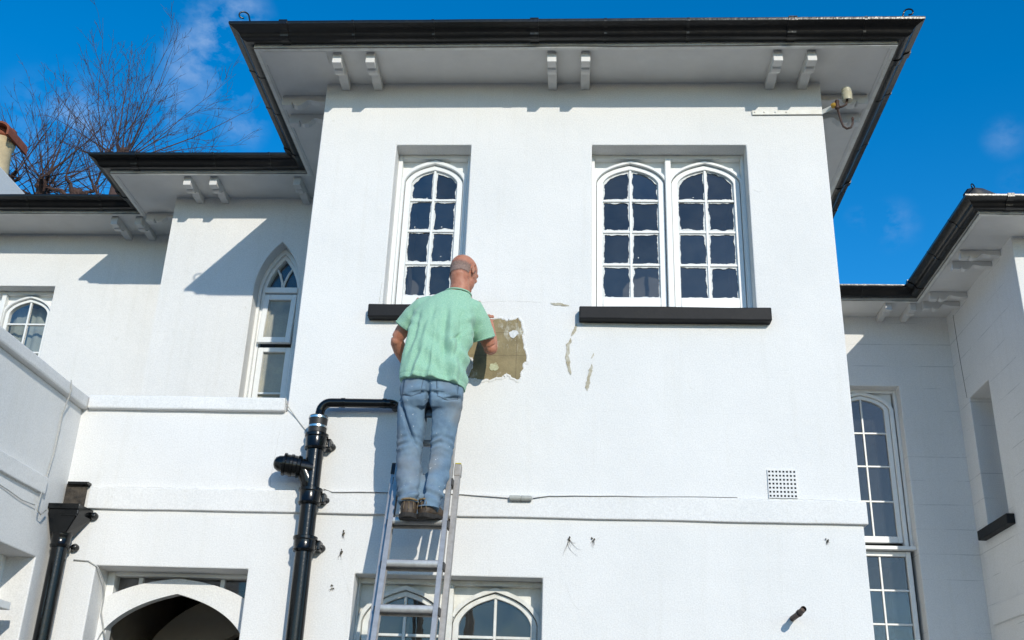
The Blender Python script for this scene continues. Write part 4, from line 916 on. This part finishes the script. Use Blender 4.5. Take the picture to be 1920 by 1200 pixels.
# --- head frame: he looks at the wall, down and to his right
hc = Vector((-.688, -.372, 4.505))
hf = Vector((.52, .80, -.34)).normalized(); hr = hf.cross(Vector((-.06, .06, 1))).normalized(); hu = hr.cross(hf).normalized()
H = lambda x, y, z: hc+hr*x+hf*y+hu*z
sk = MB()
ellipsoid(sk, H(0, -.006, .030), hr*.0765, hf*.096, hu*.084)
ellipsoid(sk, H(0, .012, -.002), hr*.071, hf*.082, hu*.075)
ellipsoid(sk, H(0, .036, -.050), hr*.056, hf*.056, hu*.068)                 # jaw and face
ellipsoid(sk, H(0, .066, -.094), hr*.030, hf*.024, hu*.022)                 # chin
ellipsoid(sk, H(0, .072, .022), hr*.056, hf*.022, hu*.016)                  # brow
rings_mb(sk, [(H(0, .082, .010), hr*.009, hu*.012), (H(0, .098, -.018), hr*.013, hu*.013), (H(0, .092, -.034), hr*.017, hu*.009), (H(0, .076, -.036), hr*.015, hu*.008)], 12)   # nose
for s_ in (-1, 1):
    ellipsoid(sk, H(s_*.034, .072, -.022), hr*.020, hf*.014, hu*.016, 12, 8)    # cheeks
    ellipsoid(sk, H(s_*.030, .079, .004), hr*.012, hf*.008, hu*.008, 12, 8)     # eyes under the lids
    # ears: rim, bowl and lobe
    er = lambda x, y, z: H(s_*(.074+x), -.004+y, -.008+z)
    ellipsoid(sk, er(.004, 0, .002), hr*.007, hf*.015, hu*.027, 12, 8)
    pts = [er(.004, .014, .004), er(.009, .008, .024), er(.013, -.006, .031), er(.015, -.018, .022), er(.014, -.020, .004), er(.011, -.014, -.016), er(.007, -.004, -.028), er(.004, .006, -.028)]
    sk.tube(pts, [.0045, .005, .0055, .006, .0055, .005, .006, .0055], 10)
ellipsoid(sk, H(0, .084, -.058), hr*.022, hf*.010, hu*.006, 12, 8); ellipsoid(sk, H(0, .082, -.070), hr*.019, hf*.010, hu*.006, 12, 8)   # lips
# neck
rings_mb(sk, [(H(0, -.022, -.02), hr*.060, hf*.066), (H(0, -.022, -.065), hr*.058, hf*.060), ((-.706, -.392, 4.400), (.060, -.01, 0), (.0, .062, .0)), ((-.712, -.400, 4.30), (.075, 0, 0), (0, .07, 0))], 24)
# shoulders and trunk under the shirt
rings_mb(sk, [((-.715, -.395, 4.36), (.07, 0, 0), (0, .06, 0)), ((-.765, -.395, 4.30), (.155, 0, 0), (0, .07, 0)), ((-.78, -.41, 4.18), (.15, 0, 0), (0, .085, 0)), ((-.80, -.43, 4.0), (.14, 0, 0), (0, .085, 0)), ((-.81, -.45, 3.80), (.135, 0, 0), (0, .08, 0))], 24)
def limb(mb, pts, rads, flat=1.0): mb.tube(pts, rads, 16)
limb(sk, [(-.915, -.392, 4.295), (-.985, -.355, 4.215), (-1.045, -.322, 4.14), (-1.078, -.302, 4.095)], [.052, .049, .044, .038])
limb(sk, [(-1.078, -.302, 4.098), (-1.080, -.285, 4.078), (-1.064, -.235, 4.045), (-1.045, -.185, 4.01), (-1.028, -.140, 3.975)], [.037, .041, .043, .035, .026])
ellipsoid(sk, (-1.083, -.308, 4.078), Vector((.030, 0, 0)), Vector((0, .028, 0)), Vector((0, 0, .030)), 14, 10)
limb(sk, [(-.628, -.380, 4.295), (-.585, -.335, 4.205), (-.545, -.295, 4.125), (-.520, -.262, 4.075)], [.054, .052, .048, .041])
limb(sk, [(-.520, -.262, 4.078), (-.515, -.242, 4.062), (-.522, -.205, 4.125), (-.532, -.158, 4.21), (-.540, -.118, 4.285)], [.040, .043, .044, .035, .026])
ellipsoid(sk, (-.512, -.258, 4.055), Vector((.033, 0, 0)), Vector((0, .030, 0)), Vector((0, 0, .032)), 14, 10)
# hands: palm, four unequal fingers with bent knuckles, thumb leaving the side of the palm
def hand(mb, wrist, fw, side, nrm_, curl):
    """fw: wrist to knuckles; side: towards the thumb; nrm_: side the fingers close to"""
    fw, side, nrm_ = Vector(fw).normalized(), Vector(side).normalized(), Vector(nrm_).normalized(); w = Vector(wrist)
    rings_mb(mb, [(w-fw*.012, side*.024, nrm_*.019), (w+fw*.02, side*.034, nrm_*.018), (w+fw*.058, side*.041, nrm_*.016), (w+fw*.086, side*.039, nrm_*.013)], 16)
    for k, (L, off) in enumerate(((.068, .030), (.076, .010), (.071, -.010), (.056, -.029))):
        p = w+fw*.080+side*off; ang = curl*.45; pts = [p]
        for seg in (.45, .32, .23):
            d_ = fw*math.cos(ang)+nrm_*math.sin(ang); p = p+d_*(L*seg); pts.append(p); ang += curl*(.75+.06*k)
        mb.tube(pts, [.0098, .0092, .0085, .0072], 10)
    p = w+fw*.022+side*.032; d1 = (side*.75+fw*.55+nrm_*.35).normalized(); d2 = (side*.15+fw*.75+nrm_*.65).normalized()
    mb.tube([p, p+d1*.034, p+d1*.034+d2*.030, p+d1*.034+d2*.052], [.013, .0115, .0105, .0085], 10)
hand(sk, (-1.026, -.136, 3.972), (.30, .55, -.35), (.1, .35, .9), (.85, -.35, 0), 1.0)
hand(sk, (-.541, -.112, 4.295), (-.10, .55, .62), (-.75, .2, .2), (-.35, -.45, -.6), .75)
body = remesh(sk, .0042, 3, .5)
person = link(body, 'person', M['skin'])
tag(person, 'balding man in green T-shirt and faded jeans working at the wall on a ladder', 'person')
# eyes as small spheres set in the face
for s_ in (-1, 1):
    e_ = MB(); ellipsoid(e_, H(s_*.030, .0835, .004), hr*.0085, hf*.0065, hu*.0045, 12, 8); e_.build('eye', mat('eye_white', (.5, .47, .43), .3), person, smooth=True)

# cropped grey hair round the back and sides: a shell grown from the scalp
hb = bmesh.new(); hb.from_mesh(body); hb.normal_update(); keep = []
def hairmask(co):
    d_ = co-hc; x, y, z = d_.dot(hr), d_.dot(hf), d_.dot(hu)
    if y > .022 or d_.length > .16: return -1
    top = .060+.012*sstep(-.02, -.09, -y)*0-.010*abs(x)/.07
    top = .036 if y < -.03 else .036-.12*(y+.03)
    bot = -.058-.012*bumpf(x, 0, .05) if y < -.02 else -.03-.3*max(0, y)
    j = .004*mnoise.noise(co*90)
    if abs(x) > .071 and -.030 < y < .012 and -.045 < z < .022: return -1           # not on the ear
    return min((top-z)*.55, z-bot)+j
fs_ = [f for f in hb.faces if hairmask(f.calc_center_median()) > 0]
vmap = {}; hm = MB(); vlist = []
for f in fs_:
    for v in f.verts:
        if v.index not in vmap:
            vmap[v.index] = len(vlist); dd = hairmask(v.co); vlist.append(v.co+v.normal*(.0012+.004*sstep(0, .02, dd)))
hm.add(vlist, [tuple(vmap[v.index] for v in f.verts) for f in fs_]); hb.free()
ho_ = hm.build('hair', M['hair'], person, smooth=True)
at_ = ho_.data.attributes.new('fade', 'FLOAT', 'POINT'); at_.data.foreach_set('value', [sstep(-.002, .026, hairmask(v.co)) for v in ho_.data.vertices])
hn, hl = M['hair'].node_tree.nodes, M['hair'].node_tree.links; an = hn.new('ShaderNodeAttribute'); an.attribute_name = 'fade'
hg = hn.new('ShaderNodeNewGeometry'); ht = hn.new('ShaderNodeTexNoise'); ht.inputs['Scale'].default_value = 420; hl.new(hg.outputs['Position'], ht.inputs['Vector'])
hmul = hn.new('ShaderNodeMath'); hmul.operation = 'MULTIPLY_ADD'; hmul.inputs[1].default_value = 1.1; hmul.inputs[2].default_value = -.42; hl.new(an.outputs['Fac'], hmul.inputs[0])
hadd = hn.new('ShaderNodeMath'); hadd.operation = 'ADD'; hadd.use_clamp = True; hl.new(hmul.outputs[0], hadd.inputs[0]); hl.new(ht.outputs['Fac'], hadd.inputs[1])
hmx = hn.new('ShaderNodeMath'); hmx.operation = 'MULTIPLY'; hl.new(hadd.outputs[0], hmx.inputs[0]); hl.new(an.outputs['Fac'], hmx.inputs[1]); hl.new(hmx.outputs[0], hn['Principled BSDF'].inputs['Alpha'])

# --- T-shirt
ts = MB()
def R2(xl, zl, xr, zr, d_, b_, back=0.0): return (((xl+xr)/2, -d_, (zl+zr)/2), ((xr-xl)/2, 0, (zr-zl)/2), (0, b_, back))
rings_mb(ts, [R2(-1.012, 3.752, -.622, 3.706, .482, .148), R2(-1.012, 3.80, -.617, 3.772, .480, .146), R2(-1.002, 3.88, -.617, 3.87, .468, .142), R2(-.990, 4.00, -.618, 4.0, .448, .135), R2(-.980, 4.11, -.604, 4.11, .432, .132),
              R2(-.968, 4.20, -.592, 4.20, .415, .120), R2(-.940, 4.262, -.602, 4.258, .402, .104), R2(-.895, 4.306, -.618, 4.298, .398, .090), R2(-.835, 4.336, -.630, 4.322, .400, .080), R2(-.792, 4.356, -.634, 4.340, .402, .071)], 36, 2.35)
ts.tube([(-.86, -.398, 4.262), (-.915, -.390, 4.252), (-.975, -.366, 4.210), (-1.028, -.340, 4.160), (-1.035, -.336, 4.150)], [.074, .076, .072, .064, .064], 22)
ts.tube([(-.675, -.395, 4.255), (-.628, -.382, 4.248), (-.585, -.342, 4.182), (-.552, -.302, 4.108), (-.549, -.297, 4.098)], [.076, .078, .074, .067, .067], 22)
tme = remesh(ts, .0055, 14, .5)
def shirt_folds(co, n_):
    x, y, z = co.x, co.y, co.z
    low = sstep(4.32, 3.95, z); side = sstep(-.80, -1.0, x)
    body_ = sstep(-1.02, -.99, x)*sstep(-.585, -.61, x)
    wob = mnoise.noise(Vector((x*5, y*5, z*3.2)))
    u = x+.22*(z-4.1)*(-1 if x < -.82 else .55)+.025*wob
    d_ = low*(.016*math.sin(u*58+1.5*wob)+.008*math.sin(u*112+2.0+wob))*(0.45+.75*abs(mnoise.noise(Vector((x*6.5, 2, z*2)))))*body_
    # diagonal drags from the right shoulder blade to the left hip, stretch folds at the armpits
    v = (z-4.0)*.9+(x+.8)*.75
    d_ += .012*math.sin(v*46+2.2*mnoise.noise(Vector((x*4, z*4, 3))))*bumpf(z, 3.88, .13)*sstep(-.95, -.80, x)*body_
    d_ += .006*math.sin((z*1.0-x*.9)*75+wob)*bumpf(x, -.615, .05)*bumpf(z, 4.12, .08)
    d_ += .006*math.sin((z*1.0+x*.9)*75+wob)*bumpf(x, -.985, .05)*bumpf(z, 4.12, .07)
    for x0_, z0_, x1_, z1_, a_, w_ in ((-.66, 4.20, -.70, 3.80, .014, .014), (-.74, 4.22, -.76, 3.78, .010, .016), (-.83, 4.24, -.90, 3.80, .013, .016), (-.90, 4.22, -.985, 3.86, .012, .014), (-.63, 4.10, -.72, 3.95, .010, .010)):
        t_ = (z-z0_)/(z1_-z0_)
        if -.05 < t_ < 1.05: d_ -= a_*bumpf(x, x0_+(x1_-x0_)*t_+.012*math.sin(t_*5+x0_*30), w_)*sstep(0, .25, t_)*sstep(1.05, .75, t_)
    d_ += .005*mnoise.noise(Vector((x*14, y*14, z*9)))*low+.0022*mnoise.noise(Vector((x*40, y*40, z*30)))
    d_ -= .0025*bumpf(z-(3.738-.115*(x+.82)), .022, .004)                      # hem stitch line
    return d_
displace(tme, shirt_folds, 0.0)
shirt = link(tme, 't_shirt', M['shirt'], person)
# ribbed collar and hem rolls
cp = [Vector((-.711+.0785*math.cos(t), -.402+.071*math.sin(t), 4.350-.016*math.cos(t)*.5-.004*math.sin(t))) for t in [2*math.pi*i/28 for i in range(29)]]
mb = MB(); mb.tube(cp, .0052, 8, caps=False); mb.build('collar', M['shirt'], shirt, smooth=True)
def hemring(c_, axis, r_, rt=.0035):
    axis = Vector(axis).normalized(); a_ = axis.orthogonal().normalized(); b_ = axis.cross(a_)
    mb = MB(); mb.tube([Vector(c_)+(a_*math.cos(t)+b_*math.sin(t))*r_ for t in [2*math.pi*i/24 for i in range(25)]], rt, 6, caps=False); mb.build('sleeve_hem', M['shirt'], shirt, smooth=True)
hemring((-1.033, -.338, 4.156), (-.045, .022, -.055), .0625); hemring((-.5505, -.299, 4.102), (.028, .036, -.077), .0665)

# --- jeans
jn = MB()
rings_mb(jn, [R2(-.975, 3.83, -.652, 3.81, .462, .095), R2(-.996, 3.745, -.637, 3.735, .476, .115), R2(-1.008, 3.67, -.636, 3.665, .486, .124), R2(-1.008, 3.61, -.640, 3.605, .482, .118), R2(-.995, 3.575, -.652, 3.572, .476, .10)], 34, 2.4)
jn.tube([(-.916, -.480, 3.665), (-.920, -.474, 3.57), (-.926, -.464, 3.50), (-.930, -.455, 3.40), (-.926, -.455, 3.29), (-.914, -.487, 3.18), (-.903, -.530, 3.09), (-.896, -.556, 3.045), (-.893, -.563, 3.022)], [.090, .090, .084, .0745, .0705, .071, .064, .055, .053], 24)
jn.tube([(-.732, -.480, 3.665), (-.738, -.474, 3.57), (-.742, -.464, 3.50), (-.750, -.455, 3.40), (-.758, -.455, 3.29), (-.768, -.490, 3.18), (-.776, -.532, 3.085), (-.784, -.556, 3.025), (-.786, -.563, 2.995)], [.089, .088, .081, .072, .0705, .072, .066, .057, .055], 24)
jme = remesh(jn, .006, 3, .5)
def jean_folds(co, n_):
    x, y, z = co.x, co.y, co.z; left = x < -.835; cx = -.92 if left else -.75
    wob = mnoise.noise(Vector((x*7, y*7, z*4))); d_ = 0
    k = (x-cx)*(1 if left else -1)
    # creases behind the knee and stacked folds above the shoes
    d_ += .008*math.sin((z+.35*abs(k)+.12*k)*150+2.5*wob)*bumpf(z, 3.385, .055)*(.15+1.3*abs(mnoise.noise(Vector((x*16, y*9, z*9)))))
    d_ += .012*math.sin((z-.35*k)*112+3.2*wob)*bumpf(z, 3.075, .06)*(.4+.9*abs(mnoise.noise(Vector((x*14, y*9, z*8)))))
    d_ += .0035*math.sin((z+.5*k)*70+3*wob)*bumpf(z, 3.22, .09)
    # folds under the seat, seam down the middle, sweep of the outer thigh
    sag = z-(3.652-.10*abs(x+.822)); d_ -= .026*bumpf(sag, 0, .009)*bumpf(x, -.822, .11)*sstep(-.42, -.5, y)*(1-.75*bumpf(x, -.822, .02))
    sag2 = z-(3.622+.32*(x+.70)); d_ -= .028*bumpf(sag2, 0, .008)*sstep(-.45, -.52, y)*sstep(-.76, -.70, x)*sstep(-.63, -.66, x)
    d_ -= .05*bumpf(x, -.826, .012)*sstep(3.73, 3.64, z)*sstep(-.40, -.5, y)
    d_ -= .006*bumpf(x, -.824, .005)*sstep(3.60, 3.66, z)
    sw = x-(-1.000+.62*max(0, 3.66-z)**1.35); d_ -= .028*bumpf(sw, 0, .010)*sstep(3.33, 3.42, z)*sstep(3.70, 3.64, z)*sstep(-.42, -.5, y)
    d_ += .0055*mnoise.noise(Vector((x*11, y*11, z*8)))+.002*mnoise.noise(Vector((x*38, y*38, z*34)))
    return d_
displace(jme, jean_folds)
jeans = link(jme, 'jeans', M['denim'], person)
# back pockets, belt line and turned hems, draped on the cloth
from mathutils.bvhtree import BVHTree
bvh = BVHTree.FromPolygons([v.co for v in jme.vertices], [p.vertices for p in jme.polygons])
def drape(u, z, lift):
    h_ = bvh.ray_cast(Vector((u, -1.2, z)), Vector((0, 1, 0)))[0]
    return Vector((u, (h_.y if h_ else -.58)-lift, z))
def pocket(c_, zt_, sk_):
    n = 8; mb = MB(); vs_ = []; W, Hh = .062, .115
    for i in range(n+1):
        for j in range(n+1):
            a_, b_ = i/n, j/n; u = c_+(a_-.5)*2*W*(1-.12*b_)+sk_*b_; z = zt_-Hh*b_-.018*b_*(1-abs(a_-.5)*2); vs_.append(drape(u, z, .0016))
    mb.add(vs_, [(i*(n+1)+j, (i+1)*(n+1)+j, (i+1)*(n+1)+j+1, i*(n+1)+j+1) for i in range(n) for j in range(n)])
    pk = mb.build('back_pocket', M['denim'], jeans, smooth=True)
    s_ = pk.modifiers.new('t', 'SOLIDIFY'); s_.thickness = .0012
    ed = [vs_[j] for j in range(n+1)]+[vs_[i*(n+1)+n] for i in range(1, n+1)]+[vs_[n*(n+1)+j] for j in range(n-1, -1, -1)]
    mb = MB(); mb.tube([p+Vector((0, -.0006, 0)) for p in ed], .0011, 5); mb.build('pocket_seam', M['thread'], jeans, smooth=True)
pocket(-.915, 3.760, -.004); pocket(-.722, 3.742, .006)
for c_, ax, r_ in (((-.893, -.563, 3.028), (0, -.02, -1), .0545), ((-.786, -.563, 3.001), (0, -.02, -1), .0565)):
    axis = Vector(ax).normalized(); a_ = axis.orthogonal().normalized(); b_ = axis.cross(a_)
    mb = MB(); mb.tube([Vector(c_)+(a_*math.cos(t)+b_*math.sin(t))*r_ for t in [2*math.pi*i/24 for i in range(25)]], .0045, 6, caps=False); mb.build('trouser_hem', M['denim'], jeans, smooth=True)

# --- shoes: worn trainers, the arch resting on the rung
def shoe(heel, toe, zsole):
    heel = Vector(heel); toe = Vector(toe); d_ = (toe-heel); L = d_.length; d_.normalize(); s_ = Vector((d_.y, -d_.x, 0)).normalized()
    up = MB(); prof = [(0, .012, .040, .004), (.018, .026, .066, .002), (.05, .037, .084, .0), (.11, .044, .094, .0), (.2, .046, .096, .002), (.34, .043, .088, .010), (.5, .044, .074, .010), (.65, .050, .062, .004), (.8, .051, .052, .0), (.92, .043, .044, .0), (1.0, .02, .03, .004)]
    rings_mb(up, [(heel+d_*(L*t)+Vector((0, 0, zsole+.012+b_+h_/2)), s_*w, Vector((0, 0, h_/2))) for t, w, h_, b_ in prof], 20, 2.3)
    so_ = MB(); n = len(prof); vs_ = []
    for t, w, h_, b_ in prof:
        c_ = heel+d_*(L*(t*1.03-.012)); w2 = w+.004; bz = zsole+b_*1.6
        vs_ += [c_-s_*w2+Vector((0, 0, bz)), c_+s_*w2+Vector((0, 0, bz)), c_+s_*(w2+.001)+Vector((0, 0, zsole+b_+.026)), c_-s_*(w2+.001)+Vector((0, 0, zsole+b_+.026))]
    so_.add(vs_, [(i*4+j, i*4+(j+1) % 4, (i+1)*4+(j+1) % 4, (i+1)*4+j) for i in range(n-1) for j in range(4)]+[(0, 1, 2, 3), (n*4-1, n*4-2, n*4-3, n*4-4)])
    sh = up.build('shoe', M['shoe'], person, smooth=True); so_.build('sole', M['sole'], sh, bevel=.004)
    for k in (-.5, 0, .5):                     # tan stripes on the heel counter
        mb = MB(); pts = []
        for q in range(6):
            t = q/5; ang = k*1.25; zz = zsole+.045+.042*t
            pts.append(heel+d_*(L*.045)-d_*(.024*math.cos(ang))*(1-.25*t)+s_*(.047*math.sin(ang))*(1-.1*t)+Vector((0, 0, zz)))
        mb.tube(pts, .0017, 6); mb.build('stripe', M['shoe_trim'], sh, smooth=True)
    ring_ = []
    for i in range(25):
        t = 2*math.pi*i/24; ring_.append(heel+d_*(.055-.052*math.cos(t))+s_*(.045*math.sin(t))+Vector((0, 0, zsole+.100+.004*math.cos(t))))
    mb = MB(); mb.tube(ring_, .006, 6, caps=False); mb.build('shoe_collar', M['shoe_trim'], sh, smooth=True)
shoe((-.882, -.630, 0), (-.925, -.338, 0), 2.931); shoe((-.812, -.605, 0), (-.712, -.365, 0), 2.937)

# ------------------------------------------------------------------ bare pollarded trees behind the house
def pollard(name, foot, heads, label, seed, reach, nshoot, spread=1.25):
    rng = random.Random(seed); root = empty(name, foot); tag(root, label, 'tree', 'bare trees behind the house')
    foot = Vector(foot); tr_ = MB(); fork = foot+Vector((0, 0, heads[0][2]*.68))
    tr_.tube([foot, foot+Vector((.05, 0, fork.z*.5)), fork], [.30, .24, .2], 12)
    for h_ in heads:
        h_ = Vector(h_); mid = fork.lerp(h_, .55)+Vector((rng.uniform(-.25, .25), rng.uniform(-.25, .25), .2)); tr_.tube([fork, mid, h_], [.15, .11, .085], 8)
        for k in range(9):                       # knuckles of old cuts
            d_ = Vector((rng.uniform(-1, 1), rng.uniform(-1, 1), rng.uniform(-.3, .8))).normalized(); tr_.tube([h_-d_*.03, h_+d_*rng.uniform(.07, .14)], [.075, .05], 6)
    at(tr_.build('trunk', M['bark'], smooth=True), root)
    cr = MB()
    def shoot(p, d_, L, r_, lvl):
        n = 8 if lvl == 0 else (5 if lvl == 1 else 3); pts = [p]; q = p.copy(); dd = d_.copy()
        for i in range(n):
            dd = (dd+Vector((rng.uniform(-1, 1), rng.uniform(-1, 1), rng.uniform(-.7, 1.0)))*(.09 if lvl == 0 else .17)).normalized()
            q = q+dd*(L/n); pts.append(q.copy())
        cr.tube(pts, [max(.0022, r_*(1-.88*i/n)) for i in range(n+1)], 5 if lvl == 0 else 3)
        if lvl < 2:
            cnt = int(L*(3.4 if lvl == 0 else 4.5))+1
            for k in range(cnt):
                t = rng.uniform(.22, .97); i = min(n-1, int(t*n)); b_ = pts[i].lerp(pts[i+1], t*n-i); ax = (pts[i+1]-pts[i]).normalized()
                side = ax.orthogonal().normalized(); side.rotate(Matrix.Rotation(rng.uniform(0, 6.28), 3, ax))
                nd = (ax*rng.uniform(.75, 1.1)+side*rng.uniform(.35, .75)+Vector((0, 0, .12))).normalized()
                shoot(b_, nd, L*rng.uniform(.18, .42)*(1-.35*t), max(.0028, r_*.42*(1-.6*t)), lvl+1)
    for hi_, h_ in enumerate(heads):
        h_ = Vector(h_); ns = nshoot[hi_]
        subs = [h_+Vector((rng.uniform(-.42, .42), rng.uniform(-.4, .4), rng.uniform(-.12, .16))) for _ in range(6)]
        for sb in subs: cr.tube([h_-Vector((0, 0, .25)), h_.lerp(sb, .6), sb], [.05, .036, .026], 6)
        for k in range(ns):
            a_ = rng.uniform(0, 2*math.pi); e_ = rng.uniform(.10, 1.40) if k % 3 else rng.uniform(.75, 1.5)
            d_ = Vector((math.cos(a_)*math.cos(e_)*spread, math.sin(a_)*math.cos(e_)*.8, math.sin(e_))).normalized()
            sb = subs[rng.randrange(6)]
            shoot(sb, (d_+(sb-h_)*.6).normalized(), reach[hi_]*rng.uniform(.45, 1.0)*(.74+.26*math.sin(e_)), rng.choice((.007, .008, .0095, .011, .016)), 0)
        for k in range(ns//2):                   # short brushwood about the head
            d_ = Vector((rng.uniform(-1, 1), rng.uniform(-1, 1), rng.uniform(-.2, .9))).normalized(); shoot(subs[k % 6], d_, rng.uniform(.3, .8), .006, 1)
    crown = at(cr.build('crown', M['bark']), root)
pollard('bare_tree', (-7.9, 9.2, 0), [(-7.75, 9.0, 11.28), (-7.2, 9.6, 10.3)], 'bare pollarded tree fanning up behind the middle gutter', 11, [3.2, 2.4], [50, 10])
pollard('bare_tree', (-9.0, 9.9, 0), [(-9.05, 9.0, 10.62), (-8.42, 9.0, 10.55), (-9.9, 9.3, 10.9)], 'bare pollarded tree with several heads between the chimney and the middle gutter', 23, [2.15, 1.9, 2.3], [38, 28, 24])
